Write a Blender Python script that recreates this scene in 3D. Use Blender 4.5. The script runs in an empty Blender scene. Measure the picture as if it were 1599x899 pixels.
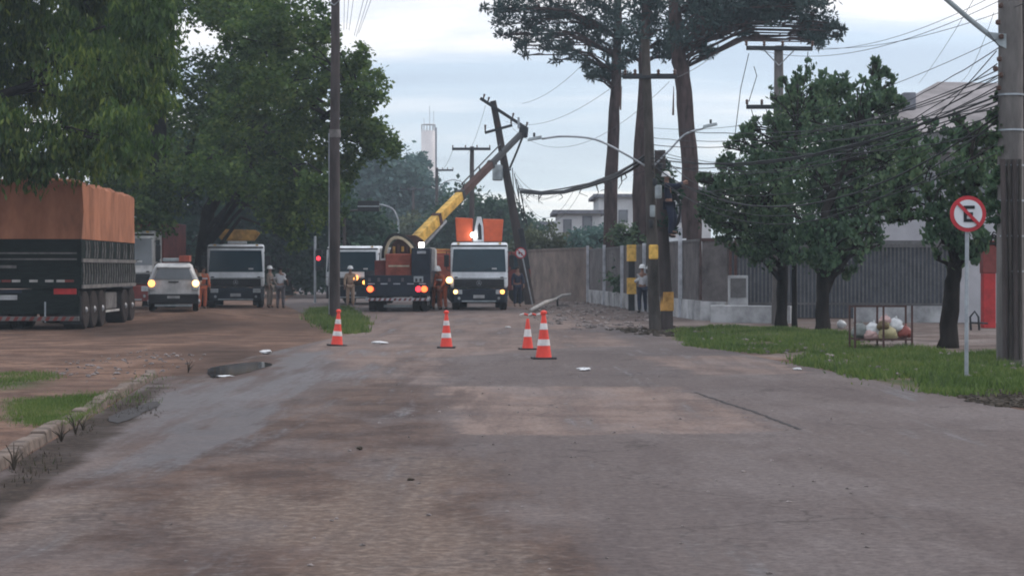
import bpy, math, random
import numpy as np
from mathutils import Vector, Matrix, Euler
R = math.radians
S = bpy.context.scene
C = S.collection
random.seed(7); RNG = np.random.default_rng(7)

# ------------------------------------------------------------------ camera
F = 3000.0; HZ = 420.0; CX = 799.5; EYE = 1.62
def at(px, py, D):
    """a measured direction in the photograph and a distance -> a place in the street"""
    return Vector(((px-CX)/F*D, D, EYE+(HZ-py)/F*D))
cam = bpy.data.cameras.new('camera'); camo = bpy.data.objects.new('camera', cam); C.objects.link(camo)
camo.location = (0, 0, EYE); camo.rotation_euler = (R(90), 0, 0)
cam.sensor_width = 36; cam.lens = F/1599*36; cam.shift_y = -(449.5-HZ)/1599; cam.clip_end = 6000; cam.clip_start = .1
S.camera = camo

# ------------------------------------------------------------------ sky, sun, exposure
W = bpy.data.worlds.new('World'); S.world = W; W.use_nodes = True
nt = W.node_tree; nt.nodes.clear()
def N(nt, t, **k):
    n = nt.nodes.new(t)
    for a, v in k.items():
        if a.startswith('i_'):
            key = a[2:]
            n.inputs[int(key) if key.isdigit() else key.replace('_', ' ')].default_value = v
        else: setattr(n, a, v)
    return n
SUN_EL, SUN_AZ = R(38), R(62)          # azimuth from +Y towards +X
sky = N(nt, 'ShaderNodeTexSky', sky_type='NISHITA', sun_disc=False, sun_elevation=SUN_EL, sun_rotation=SUN_AZ)
tc = N(nt, 'ShaderNodeTexCoord'); sep = N(nt, 'ShaderNodeSeparateXYZ'); nt.links.new(tc.outputs['Generated'], sep.inputs[0])
def M(nt, op, a, b=None, c=None, clamp=False):
    n = N(nt, 'ShaderNodeMath', operation=op, use_clamp=clamp)
    for i, v in enumerate((a, b, c)):
        if v is None: continue
        if isinstance(v, (int, float)): n.inputs[i].default_value = v
        else: nt.links.new(v, n.inputs[i])
    return n.outputs[0]
def ramp(nt, fac, stops, interp='LINEAR'):
    n = N(nt, 'ShaderNodeValToRGB'); cr = n.color_ramp; cr.interpolation = interp
    while len(cr.elements) < len(stops): cr.elements.new(.5)
    for e, (p, c) in zip(cr.elements, stops): e.position = p; e.color = (*c, 1) if len(c) == 3 else c
    nt.links.new(fac, n.inputs[0]); return n.outputs[0]
def mixc(nt, fac, a, b, blend='MIX'):
    n = N(nt, 'ShaderNodeMix', data_type='RGBA', blend_type=blend)
    for s, v in ((n.inputs[0], fac), (n.inputs[6], a), (n.inputs[7], b)):
        if isinstance(v, (int, float)): s.default_value = v
        elif isinstance(v, tuple): s.default_value = (*v, 1) if len(v) == 3 else v
        else: nt.links.new(v, s)
    return n.outputs[2]
zz = M(nt, 'MAXIMUM', sep.outputs[2], 0.0)
den = M(nt, 'ADD', zz, 0.16)
comb = N(nt, 'ShaderNodeCombineXYZ')
nt.links.new(M(nt, 'DIVIDE', sep.outputs[0], den), comb.inputs[0]); nt.links.new(M(nt, 'DIVIDE', sep.outputs[1], den), comb.inputs[1])
cl = N(nt, 'ShaderNodeTexNoise', noise_dimensions='3D', i_Scale=1.15, i_Detail=8.0, i_Roughness=.52, i_Distortion=.25)
mp = N(nt, 'ShaderNodeMapping'); mp.inputs['Location'].default_value = (3.1, 1.7, 0); mp.inputs['Scale'].default_value = (.55, 1.5, 1)
nt.links.new(comb.outputs[0], mp.inputs[0]); nt.links.new(mp.outputs[0], cl.inputs['Vector'])
base = ramp(nt, zz, [(0, (.40, .56, .66)), (.03, (.37, .53, .66)), (.07, (.40, .52, .66)), (.14, (.54, .60, .72)), (.3, (1.0, 1.06, 1.16)), (1, (1.5, 1.56, 1.66))])
cloudc = ramp(nt, cl.outputs[0], [(.36, (.27, .31, .42)), (.47, (.36, .42, .53)), (.53, (.54, .55, .62)), (.60, (.90, .80, .76))])
cover = ramp(nt, zz, [(0, (.1,)*3), (.03, (.55,)*3), (.06, (.9,)*3), (.14, (.85,)*3), (.3, (.3,)*3), (1, (.2,)*3)])
cc = mixc(nt, cover, base, cloudc)
skb = N(nt, 'ShaderNodeBackground', i_Strength=.05); nt.links.new(sky.outputs[0], skb.inputs[0])
clb = N(nt, 'ShaderNodeBackground', i_Strength=.93); nt.links.new(cc, clb.inputs[0])
add = N(nt, 'ShaderNodeAddShader'); nt.links.new(skb.outputs[0], add.inputs[0]); nt.links.new(clb.outputs[0], add.inputs[1])
out = N(nt, 'ShaderNodeOutputWorld'); nt.links.new(add.outputs[0], out.inputs['Surface'])
sl = bpy.data.lights.new('sun', 'SUN'); sl.energy = 1.3; sl.angle = R(16); sl.color = (1, .88, .77)
so = bpy.data.objects.new('sun', sl); C.objects.link(so)
sd = Vector((math.sin(SUN_AZ)*math.cos(SUN_EL), math.cos(SUN_AZ)*math.cos(SUN_EL), math.sin(SUN_EL)))
so.rotation_euler = sd.to_track_quat('Z', 'Y').to_euler(); so.location = (30, -10, 40)
S.view_settings.view_transform = 'Standard'; S.view_settings.look = 'None'; S.view_settings.exposure = .28; S.view_settings.gamma = 1
S.render.engine = 'CYCLES'; S.cycles.use_denoising = True; S.cycles.max_bounces = 5; S.cycles.transparent_max_bounces = 8
S.cycles.pixel_filter_type = 'BLACKMAN_HARRIS'; S.cycles.filter_width = 1.9; S.cycles.volume_bounces = 0; S.cycles.use_adaptive_sampling = True
S.cycles.volume_step_rate = 5

# ------------------------------------------------------------------ materials
def mat(name, col, rough=.75, metal=0.0, var=.18, scale=3.0, bump=0.0, bscale=30., emit=None, es=0.0, col2=None, spec=.25, stretch=(1, 1, 1), world=False):
    m = bpy.data.materials.new(name); m.use_nodes = True; nt = m.node_tree; b = nt.nodes['Principled BSDF']
    b.inputs['Roughness'].default_value = rough; b.inputs['Metallic'].default_value = metal
    b.inputs['Specular IOR Level'].default_value = spec
    if emit:
        b.inputs['Base Color'].default_value = (*col, 1)
        b.inputs['Emission Color'].default_value = (*emit, 1); b.inputs['Emission Strength'].default_value = es; return m
    if world:
        tcs = N(nt, 'ShaderNodeNewGeometry').outputs['Position']
    else:
        tcs = N(nt, 'ShaderNodeTexCoord').outputs['Object']
    mp = N(nt, 'ShaderNodeMapping'); mp.inputs['Scale'].default_value = stretch; nt.links.new(tcs, mp.inputs[0]); tcs = mp.outputs[0]
    n1 = N(nt, 'ShaderNodeTexNoise', i_Scale=scale, i_Detail=6.0, i_Roughness=.65); nt.links.new(tcs, n1.inputs['Vector'])
    c2 = col2 or tuple(c*(1-2.2*var) for c in col); c1 = tuple(min(1, c*(1+var)) for c in col)
    cr = ramp(nt, n1.outputs[0], [(.3, c2), (.62, c1)]); nt.links.new(cr, b.inputs['Base Color'])
    if bump:
        n2 = N(nt, 'ShaderNodeTexNoise', i_Scale=bscale, i_Detail=4.0); nt.links.new(tcs, n2.inputs['Vector'])
        bp = N(nt, 'ShaderNodeBump', i_Strength=bump, i_Distance=.02); nt.links.new(n2.outputs[0], bp.inputs['Height']); nt.links.new(bp.outputs[0], b.inputs['Normal'])
    return m
def leafmat(name, c1, c2, c3, transl=.35):
    m = bpy.data.materials.new(name); m.use_nodes = True; nt = m.node_tree; nt.nodes.clear()
    g = N(nt, 'ShaderNodeNewGeometry'); tcn = N(nt, 'ShaderNodeTexCoord')
    n1 = N(nt, 'ShaderNodeTexNoise', i_Scale=.55, i_Detail=3.0); nt.links.new(tcn.outputs['Object'], n1.inputs['Vector'])
    f = M(nt, 'ADD', M(nt, 'MULTIPLY', g.outputs['Random Per Island'], .55), M(nt, 'MULTIPLY', M(nt, 'SUBTRACT', n1.outputs[0], .3), 1.1), clamp=True)
    col = ramp(nt, f, [(.15, c1), (.5, c2), (.9, c3)])
    d = N(nt, 'ShaderNodeBsdfDiffuse'); t = N(nt, 'ShaderNodeBsdfTranslucent'); gl = N(nt, 'ShaderNodeBsdfGlossy', i_Roughness=.5)
    nt.links.new(col, d.inputs[0]); nt.links.new(col, t.inputs[0]); gl.inputs[0].default_value = (.5, .5, .5, 1)
    mx = N(nt, 'ShaderNodeMixShader'); mx.inputs[0].default_value = transl; nt.links.new(d.outputs[0], mx.inputs[1]); nt.links.new(t.outputs[0], mx.inputs[2])
    m2 = N(nt, 'ShaderNodeMixShader'); m2.inputs[0].default_value = .03; nt.links.new(mx.outputs[0], m2.inputs[1]); nt.links.new(gl.outputs[0], m2.inputs[2])
    o = N(nt, 'ShaderNodeOutputMaterial'); nt.links.new(m2.outputs[0], o.inputs[0]); return m
def glassmat(name, col=(.02, .03, .035), rough=.08):
    return mat(name, col, rough, var=.1, scale=1.5, spec=.8)

MT = dict(
    white=mat('white_paint', (.62, .64, .66), .45, var=.12, scale=2), dirtywhite=mat('dirty_white_paint', (.46, .45, .44), .6, var=.2, scale=2),
    black=mat('black_plastic', (.018, .018, .02), .55), tyre=mat('tyre_rubber', (.014, .013, .012), .95, spec=.1, bump=.3), dusttyre=mat('dusty_tyre_rubber', (.035, .028, .026), .95, spec=.1),
    darkmetal=mat('dark_metal', (.03, .032, .036), .6, .2), steel=mat('galvanised_steel', (.32, .34, .36), .5, .6), chassis=mat('chassis_paint', (.014, .020, .030), .7, spec=.2),
    glass=mat('window_glass', (.014, .034, .046), .12, var=.1, scale=1.5, spec=.22), greyglass=glassmat('dusty_window_glass', (.13, .14, .15), .35),
    hull=mat('navy_panel', (.012, .018, .030), .6, spec=.25), rim=mat('wheel_rim', (.25, .25, .26), .5, .4),
    tarp=mat('orange_tarpaulin', (.31, .13, .075), .9, var=.2, scale=1.3, bump=.8, bscale=2.2, spec=.15, stretch=(1, 1, .45)), wood=mat('dark_green_wood', (.010, .015, .014), .9, var=.3, spec=.1, bump=.3, stretch=(1, 1, 8)),
    slat=mat('weathered_slats', (.13, .12, .115), .8, var=.25), dust=mat('road_dust', (.12, .09, .08), .95),
    red=mat('red_paint', (.40, .03, .03), .55), darkred=mat('dull_red_paint', (.16, .035, .03), .7), orange=mat('orange_fibreglass', (.62, .12, .05), .55, var=.08),
    brick=mat('brick_red_box', (.30, .075, .05), .75), yellow=mat('yellow_paint', (.60, .36, .08), .7, var=.28), ochre=mat('faded_ochre_paint', (.44, .24, .07), .8, var=.3), cream=mat('cream_paint', (.5, .42, .3), .6),
    conered=mat('cone_red', (.68, .06, .04), .5, var=.1), conewhite=mat('cone_reflective_white', (.62, .58, .56), .5), conebase=mat('cone_base_rubber', (.02, .02, .022), .8), concrete=mat('pole_concrete', (.13, .118, .112), .9, var=.22, bump=.4, bscale=18, stretch=(1, 1, .25)),
    darkpole=mat('dark_stained_pole', (.055, .044, .042), .9, var=.3, bump=.4, stretch=(1, 1, .2)), paleconc=mat('pale_concrete', (.36, .34, .32), .9, var=.2, bump=.2), mosspole=mat('mossy_pole', (.058, .050, .045), .95, var=.35, bump=.4, stretch=(1, 1, .3)),
    cable=mat('cable_sheath', (.015, .016, .018), .6), porcelain=mat('brown_porcelain', (.07, .035, .025), .3), greymetal=mat('grey_transformer_paint', (.28, .31, .32), .5),
    wall=mat('brown_rendered_wall', (.17, .13, .11), .95, var=.25, scale=.8, bump=.2), lowwall=mat('whitewashed_wall', (.36, .36, .365), .9, var=.3, scale=.9), towerw=mat('water_tower_render', (.78, .72, .69), .9, var=.05, scale=.3), housew=mat('house_white_wall', (.50, .50, .50), .9, var=.08, scale=.5), housegrey=mat('house_grey_trim', (.16, .16, .18), .8), roof=mat('grey_roof', (.21, .19, .19), .85, var=.2, scale=.6), hall=mat('hall_wall', (.42, .41, .43), .9, var=.15, scale=.3), shed=mat('dark_shed_wall', (.05, .055, .065), .9),
    mesh=mat('fence_mesh_sheet', (.105, .093, .092), .8, var=.25, scale=1.5), postw=mat('white_fence_post', (.42, .43, .46), .7), bar=mat('fence_bar_paint', (.105, .10, .10), .7), rust=mat('rusty_steel', (.075, .04, .035), .85),
    bark=mat('bark', (.085, .065, .055), .95, spec=.05, var=.35, scale=5, bump=.9, bscale=14, stretch=(1, 1, .25)), barkred=mat('reddish_pine_bark', (.062, .042, .040), .95, spec=.05, var=.35, scale=4, bump=.9, bscale=12, stretch=(1, 1, .25)), barkdark=mat('dark_bark', (.022, .018, .016), .95, spec=.03, var=.35, bump=.7, stretch=(1, 1, .3)),
    skin=mat('skin', (.22, .12, .085), .6, var=.08), orangecloth=mat('orange_workwear', (.40, .10, .045), .9, var=.15, bump=.3, bscale=12), beige=mat('beige_workwear', (.36, .25, .18), .9, var=.15, bump=.3, bscale=12), whitecloth=mat('white_cotton', (.48, .48, .5), .9, var=.1, bump=.3, bscale=12), greycloth=mat('grey_cotton', (.11, .10, .11), .9, bump=.3, bscale=12), navycloth=mat('navy_cloth', (.022, .028, .05), .9, bump=.3, bscale=12), khaki=mat('khaki_cloth', (.17, .14, .12), .9, bump=.3, bscale=12), boot=mat('boot_leather', (.02, .017, .015), .7), helmet=mat('white_helmet_shell', (.62, .62, .62), .35, var=.04), hair=mat('dark_hair', (.012, .01, .009), .8),
    bagw=mat('white_plastic_bag', (.5, .5, .5), .35, bump=.6, bscale=9), bagy=mat('yellow_plastic_bag', (.36, .31, .17), .4, bump=.6, bscale=9), bagb=mat('brown_bag', (.10, .07, .03), .5, bump=.6, bscale=9), bagr=mat('red_plastic_bag', (.22, .06, .05), .4, bump=.6, bscale=9), bagp=mat('pink_plastic_bag', (.40, .26, .24), .4, bump=.6, bscale=9), bagg=mat('grey_plastic_bag', (.16, .17, .16), .5, bump=.6, bscale=9),
    lampw=mat('lit_work_lamp', (.9, .9, .9), .3, emit=(1, .95, .9), es=14), lampo=mat('lit_amber_lamp', (.9, .4, .1), .3, emit=(1, .34, .07), es=4), lamph=mat('lit_headlamp', (.9, .8, .6), .3, emit=(1, .50, .17), es=3.6), lampr=mat('lit_tail_lamp', (.8, .05, .05), .3, emit=(1, .03, .05), es=2.6), lampr2=mat('lit_orange_red_lamp', (.8, .1, .03), .3, emit=(1, .12, .03), es=3.2), redlens=mat('unlit_red_lens', (.35, .02, .02), .3), lens=mat('headlamp_glass', (.35, .37, .38), .15),
    kerb=mat('kerb_concrete', (.125, .095, .078), .95, var=.28, scale=4, bump=.5), stone=mat('rubble', (.2, .17, .16), .95, var=.3), litter=mat('leaf_litter', (.05, .04, .03), .95), paperglint=mat('paper_and_glint', (.55, .55, .55), .7),
    water=mat('puddle_water', (.035, .028, .026), .06, var=.05, spec=.6), crack=mat('tar_crack', (.03, .026, .026), .9), hwhite=mat('sign_white', (.58, .58, .6), .5, var=.05), hred=mat('sign_red', (.42, .03, .04), .5, var=.08), hblack=mat('sign_black', (.012, .012, .014), .6), plate=mat('number_plate', (.34, .34, .34), .5))

# ------------------------------------------------------------------ mesh helpers
class MB:
    def __init__(s): s.v = []; s.f = []
    def addm(s, vs, fs):
        o = len(s.v); s.v += [tuple(p) for p in vs]; s.f += [tuple(i+o for i in f) for f in fs]; return s
    def box(s, x0, x1, y0, y1, z0, z1, M=None):
        vs = [Vector((x, y, z)) for z in (z0, z1) for y in (y0, y1) for x in (x0, x1)]
        if M: vs = [M @ v for v in vs]
        return s.addm(vs, [(0, 2, 3, 1), (4, 5, 7, 6), (0, 1, 5, 4), (2, 6, 7, 3), (0, 4, 6, 2), (1, 3, 7, 5)])
    def prism(s, pts, axis, a0, a1, M=None):
        """pts 2D polygon in the other two axes (in xyz order), extruded along axis"""
        n = len(pts); vs = []
        for a in (a0, a1):
            for (p, q) in pts:
                v = {'x': (a, p, q), 'y': (p, a, q), 'z': (p, q, a)}[axis]; v = Vector(v); vs.append(M @ v if M else v)
        return s.addm(vs, [tuple(range(n)), tuple(range(2*n-1, n-1, -1))] + [(i, i+n, (i+1) % n+n, (i+1) % n) for i in range(n)])
    def tube(s, pts, r, n=8, cap=True):
        pts = [Vector(p) for p in pts]; rs = r if isinstance(r, (list, tuple)) else [r]*len(pts)
        o = len(s.v); a = None
        for i, p in enumerate(pts):
            d = (pts[min(i+1, len(pts)-1)]-pts[max(i-1, 0)]).normalized()
            if a is None: a = d.orthogonal().normalized()
            a = (a-d*a.dot(d)).normalized(); b = d.cross(a)
            for k in range(n):
                t = 2*math.pi*k/n; s.v.append(tuple(p+(a*math.cos(t)+b*math.sin(t))*rs[i]))
        for i in range(len(pts)-1):
            for k in range(n):
                q = (k+1) % n; s.f.append((o+i*n+k, o+i*n+q, o+i*n+n+q, o+i*n+n+k))
        if cap: s.f.append(tuple(o+k for k in range(n-1, -1, -1))); s.f.append(tuple(o+(len(pts)-1)*n+k for k in range(n)))
        return s
    def lathe(s, prof, c=(0, 0, 0), n=20, axis='z'):
        o = len(s.v)
        for (r, z) in prof:
            for k in range(n):
                t = 2*math.pi*k/n; u, w = r*math.cos(t), r*math.sin(t)
                p = {'z': (u, w, z), 'y': (u, z, w), 'x': (z, u, w)}[axis]; s.v.append((p[0]+c[0], p[1]+c[1], p[2]+c[2]))
        for i in range(len(prof)-1):
            for k in range(n):
                q = (k+1) % n; s.f.append((o+i*n+k, o+i*n+q, o+i*n+n+q, o+i*n+n+k))
        s.f.append(tuple(o+k for k in range(n-1, -1, -1))); s.f.append(tuple(o+(len(prof)-1)*n+k for k in range(n)))
        return s
    def blob(s, c, r, n=10, m=7, j=.12, seed=0):
        rnd = random.Random(seed); prof = []
        o = len(s.v)
        for i in range(m+1):
            ph = math.pi*i/m
            for k in range(n):
                t = 2*math.pi*k/n; q = 1+rnd.uniform(-j, j)
                s.v.append((c[0]+r[0]*q*math.sin(ph)*math.cos(t), c[1]+r[1]*q*math.sin(ph)*math.sin(t), c[2]+r[2]*q*math.cos(ph)))
        for i in range(m):
            for k in range(n):
                q = (k+1) % n; s.f.append((o+i*n+k, o+i*n+n+k, o+i*n+n+q, o+i*n+q))
        return s
    def build(s, name, m, parent=None, bevel=0, smooth=False, sub=0, label=None):
        me = bpy.data.meshes.new(name); me.from_pydata(s.v, [], s.f); me.update()
        import bmesh
        bm = bmesh.new(); bm.from_mesh(me); bmesh.ops.recalc_face_normals(bm, faces=bm.faces); bm.to_mesh(me); bm.free()
        o = bpy.data.objects.new(name, me); C.objects.link(o); me.materials.append(MT[m] if isinstance(m, str) else m)
        if parent: o.parent = parent
        if smooth:
            for p in me.polygons: p.use_smooth = True
            if smooth == 'auto' and hasattr(me, 'set_sharp_from_angle'): me.set_sharp_from_angle(angle=R(40))
        if bevel: b = o.modifiers.new('bevel', 'BEVEL'); b.width = bevel; b.segments = 2; b.limit_method = 'ANGLE'
        if sub: b = o.modifiers.new('sub', 'SUBSURF'); b.levels = sub; b.render_levels = sub
        if label: o['label'] = label
        return o
def npmesh(name, V, Fq, m, parent=None, nper=4):
    me = bpy.data.meshes.new(name); nv = len(V); nf = len(Fq)
    me.vertices.add(nv); me.vertices.foreach_set('co', np.asarray(V, np.float32).ravel())
    me.loops.add(nf*nper); me.loops.foreach_set('vertex_index', np.asarray(Fq, np.int32).ravel())
    me.polygons.add(nf); me.polygons.foreach_set('loop_start', np.arange(0, nf*nper, nper, dtype=np.int32))
    try: me.polygons.foreach_set('loop_total', np.full(nf, nper, np.int32))
    except Exception: pass
    me.update(calc_edges=True); me.validate()
    o = bpy.data.objects.new(name, me); C.objects.link(o); me.materials.append(MT[m] if isinstance(m, str) else m)
    if parent: o.parent = parent
    return o
def tag(o, label=None, cat=None, group=None, kind=None):
    if label: o['label'] = label
    if cat: o['category'] = cat
    if group: o['group'] = group
    if kind: o['kind'] = kind
    return o
def thing(name, label, cat, loc=(0, 0, 0), rz=0, group=None, rot=None):
    o = bpy.data.objects.new(name, None); C.objects.link(o); o.empty_display_size = .3
    o.location = loc; o.rotation_euler = rot or (0, 0, rz); return tag(o, label, cat, group)
def copy_tree(o, parent=None):
    c = o.copy(); C.objects.link(c); c.parent = parent
    for ch in [x for x in C.objects if x.parent == o]: copy_tree(ch, c)
    return c

# ------------------------------------------------------------------ ground
def gz(x, y):
    return .26*math.exp(-((x+11.0)/2.0)**4-((y-64.5)/4.6)**4)
def G(px, py):                      # where a ground point of the photograph lies
    D = EYE*F/(py-HZ); return ((px-CX)/F*D, D)
def inpoly(X, Y, poly):
    r = np.zeros(X.shape, bool); n = len(poly)
    for i in range(n):
        x1, y1 = poly[i]; x2, y2 = poly[(i+1) % n]
        with np.errstate(divide='ignore', invalid='ignore'):
            r ^= ((y1 > Y) != (y2 > Y)) & (X < (x2-x1)*(Y-y1)/(y2-y1+1e-12)+x1)
    return r
def polydist(X, Y, poly):
    d = np.full(X.shape, 1e9); n = len(poly)
    for i in range(n):
        x1, y1 = poly[i]; x2, y2 = poly[(i+1) % n]; L = (x2-x1)**2+(y2-y1)**2+1e-12
        t = np.clip(((X-x1)*(x2-x1)+(Y-y1)*(y2-y1))/L, 0, 1); d = np.minimum(d, np.hypot(X-x1-t*(x2-x1), Y-y1-t*(y2-y1)))
    return np.where(inpoly(X, Y, poly), d, -d)
def field(X, Y, polys, soft):
    """0..1, .5 on the outline; softness in metres grows with distance"""
    f = np.zeros(X.shape)
    for p in polys: f = np.maximum(f, np.clip(.5+polydist(X, Y, [G(*q) for q in p])/(2*soft*(Y/25)), 0, 1))
    return f
def sheet(name, xs_of, ys, nx, zoff, m, attrs=None, zfun=True):
    V = []
    for y in ys:
        x0, x1 = xs_of(y)
        for i in range(nx): x = x0+(x1-x0)*i/(nx-1); V.append((x, y, (gz(x, y) if zfun else 0)+zoff))
    Fq = [(j*nx+i, j*nx+i+1, (j+1)*nx+i+1, (j+1)*nx+i) for j in range(len(ys)-1) for i in range(nx-1)]
    o = npmesh(name, V, Fq, m)
    if attrs:
        V = np.array(V)
        for k, polys, soft in attrs:
            a = o.data.attributes.new(k, 'FLOAT', 'POINT'); a.data.foreach_set('value', field(V[:, 0], V[:, 1], polys, soft).astype(np.float32))
    return o
def groundmat(name, kind):
    m = bpy.data.materials.new(name); m.use_nodes = True; nt = m.node_tree; b = nt.nodes['Principled BSDF']
    pos = N(nt, 'ShaderNodeNewGeometry').outputs['Position']
    def noise(s, d=5., r=.6, st=None):
        v = pos
        if st: mpn = N(nt, 'ShaderNodeMapping'); mpn.inputs['Scale'].default_value = st; mpn.inputs['Rotation'].default_value = (0, 0, R(-5.4)); nt.links.new(pos, mpn.inputs[0]); v = mpn.outputs[0]
        n = N(nt, 'ShaderNodeTexNoise', i_Scale=s, i_Detail=d, i_Roughness=r); nt.links.new(v, n.inputs['Vector']); return n.outputs[0]
    big = noise(.22, 4.); mid = noise(1.1, 6., .65); fine = noise(16., 6., .75); streak = noise(1.0, 5., .6, (1.6, .16, 1)); grit = noise(9., 6., .7)
    def attr(k):
        a = N(nt, 'ShaderNodeAttribute', attribute_name=k); return a.outputs['Fac']
    def mask(k, amp=.7, lo=.2, hi=.8, nz=None):
        s = M(nt, 'ADD', attr(k), M(nt, 'MULTIPLY', M(nt, 'SUBTRACT', nz or mid, .5), amp*1.6)); s = M(nt, 'ADD', s, M(nt, 'MULTIPLY', M(nt, 'SUBTRACT', grit, .5), .8)); s = M(nt, 'MULTIPLY', s, 1)
        n = N(nt, 'ShaderNodeMapRange', interpolation_type='SMOOTHSTEP'); n.inputs[1].default_value = lo; n.inputs[2].default_value = hi; nt.links.new(s, n.inputs[0]); return n.outputs[0]
    if kind == 'road':
        grey = ramp(nt, streak, [(.42, (.094, .075, .071)), (.58, (.136, .111, .103))])
        c = mixc(nt, mask('pink', .9), grey, ramp(nt, mid, [(.42, (.150, .107, .091)), (.58, (.196, .146, .125))]))
        c = mixc(nt, mask('dust', 1.5, .15, .85, streak), c, ramp(nt, mid, [(.42, (.060, .038, .030)), (.58, (.108, .072, .057))]))
        c = mixc(nt, mask('pale', 1.2, .2, 1.1, streak), c, ramp(nt, grit, [(.42, (.120, .087, .070)), (.58, (.164, .122, .098))]))
        pal = noise(.45, 7., .62, (1.2, .5, 1))
        c = mixc(nt, ramp(nt, pal, [(.50, (0,)*3), (.60, (.45,)*3)]), c, (.165, .142, .138))
        vo = N(nt, 'ShaderNodeTexVoronoi', feature='DISTANCE_TO_EDGE', i_Scale=.55); wv = N(nt, 'ShaderNodeVectorMath', operation='ADD'); nt.links.new(pos, wv.inputs[0])
        wn = N(nt, 'ShaderNodeTexNoise', i_Scale=1.7, i_Detail=5.0); nt.links.new(pos, wn.inputs['Vector']); nt.links.new(wn.outputs['Color'], wv.inputs[1]); nt.links.new(wv.outputs[0], vo.inputs['Vector'])
        ck = M(nt, 'MULTIPLY', ramp(nt, vo.outputs['Distance'], [(.0, (1,)*3), (.014, (0,)*3)]), ramp(nt, big, [(.46, (0,)*3), (.54, (.75,)*3)]))
        c = mixc(nt, ck, c, (.04, .033, .03))
        gut = mask('gutter', .9, .5, 1.0)
        wet = M(nt, 'MULTIPLY', mask('wet', 2.6, .30, 1.0, streak), M(nt, 'SUBTRACT', 1, gut))
        c = mixc(nt, wet, c, mixc(nt, .45, c, (.036, .038, .048)))
        c = mixc(nt, ramp(nt, streak, [(.46, (.0,)*3), (.56, (.6,)*3)]), c, mixc(nt, .5, c, (.05, .038, .038)))
        c = mixc(nt, ramp(nt, big, [(.45, (.0,)*3), (.62, (.4,)*3)]), c, mixc(nt, .5, c, (.07, .055, .055)))
        rg = M(nt, 'SUBTRACT', .86, M(nt, 'MULTIPLY', wet, .40)); rg = M(nt, 'ADD', rg, M(nt, 'MULTIPLY', M(nt, 'SUBTRACT', mid, .5), .25)); nt.links.new(rg, b.inputs['Roughness']); nt.links.new(M(nt, 'ADD', .08, M(nt, 'MULTIPLY', wet, .11)), b.inputs['Specular IOR Level'])
        bs = .5
    else:
        c = ramp(nt, mid, [(.43, (.094, .054, .038)), (.57, (.190, .116, .084))])
        c = mixc(nt, mask('gravel', .8), c, ramp(nt, mid, [(.42, (.095, .075, .068)), (.58, (.20, .165, .15))]))
        c = mixc(nt, ramp(nt, big, [(.44, (.0,)*3), (.54, (.8,)*3)]), c, mixc(nt, .6, c, (.075, .046, .036)))
        c = mixc(nt, mask('green', .9), c, ramp(nt, mid, [(.42, (.045, .060, .022)), (.58, (.105, .080, .052))]))
        b.inputs['Roughness'].default_value = .95; b.inputs['Specular IOR Level'].default_value = .08; bs = .8
    c = mixc(nt, ramp(nt, fine, [(.42, (.6,)*3), (.54, (0,)*3)]), c, mixc(nt, .6, c, (.03, .025, .025)))
    c = mixc(nt, ramp(nt, grit, [(.52, (.0,)*3), (.66, (.4,)*3)]), c, mixc(nt, .35, c, (.30, .26, .24)))
    c = mixc(nt, mask('mud', .9, .25, .85), c, ramp(nt, mid, [(.4, (.040, .026, .020)), (.6, (.085, .055, .044))]))
    if kind == 'road': c = mixc(nt, gut, c, ramp(nt, grit, [(.4, (.018, .013, .010)), (.65, (.055, .040, .032))]))
    nt.links.new(c, b.inputs['Base Color'])
    bp = N(nt, 'ShaderNodeBump', i_Strength=bs, i_Distance=.03); nt.links.new(M(nt, 'ADD', M(nt, 'MULTIPLY', fine, .35), grit), bp.inputs['Height']); nt.links.new(bp.outputs[0], b.inputs['Normal'])
    return m
ys = list(np.concatenate([np.arange(4, 30, .4), np.arange(30, 58, .5), np.arange(58, 72, .4), np.arange(72, 120, 2), np.geomspace(120, 4000, 24)]))
gravel_poly = [[(800, 478), (880, 462), (960, 466), (1130, 496), (1640, 500), (1700, 600), (1250, 560), (1040, 540), (900, 522), (835, 500)]]
gR1 = [(1055, 519), (1110, 512), (1235, 515), (1345, 526), (1325, 545), (1190, 553), (1085, 541)]
gR2 = [(1235, 562), (1330, 545), (1480, 551), (1640, 566), (1680, 622), (1500, 618), (1380, 600)]
gI = [(487, 484), (540, 481), (568, 500), (560, 522), (520, 520), (484, 500)]
gL1 = [(20, 636), (130, 622), (150, 648), (70, 678), (5, 668)]
gL2 = [(-30, 590), (70, 590), (60, 612), (-30, 620)]
gL3 = [(200, 596), (245, 592), (255, 602), (225, 640), (190, 640), (205, 615)]
mudp = [[(250, 588), (300, 560), (270, 545), (330, 536), (420, 545), (450, 560), (400, 585), (330, 600), (265, 605)], [(100, 510), (320, 498), (420, 506), (300, 520), (120, 530)], [(430, 505), (500, 500), (520, 512), (440, 520)]]
def gx(y): w = max(40, y*1.0); return (-w, w)
ground = sheet('ground', gx, ys, 150, 0, groundmat('packed_dirt', 'dirt'), [('gravel', gravel_poly, .8), ('green', [gR1, gR2, gI, gL1, gL2], .35), ('mud', mudp, .6)])
tag(ground, 'reddish packed dirt ground', kind='structure')
def XL(y):
    pts = [(4, -3.05), (28.6, -5.28), (30.5, -4.7), (34, -4.9), (39, -4.6), (48, -4.0), (56, -4.3), (66, -7.0), (90, -10.8), (200, -21)]
    return float(np.interp(y, *zip(*pts)))
def XR(y): return 8.0-.098*y
yr = list(np.concatenate([np.arange(4, 14, .12), np.arange(14, 30, .2), np.arange(30, 60, .35), np.arange(60, 200, 2.)]))
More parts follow.
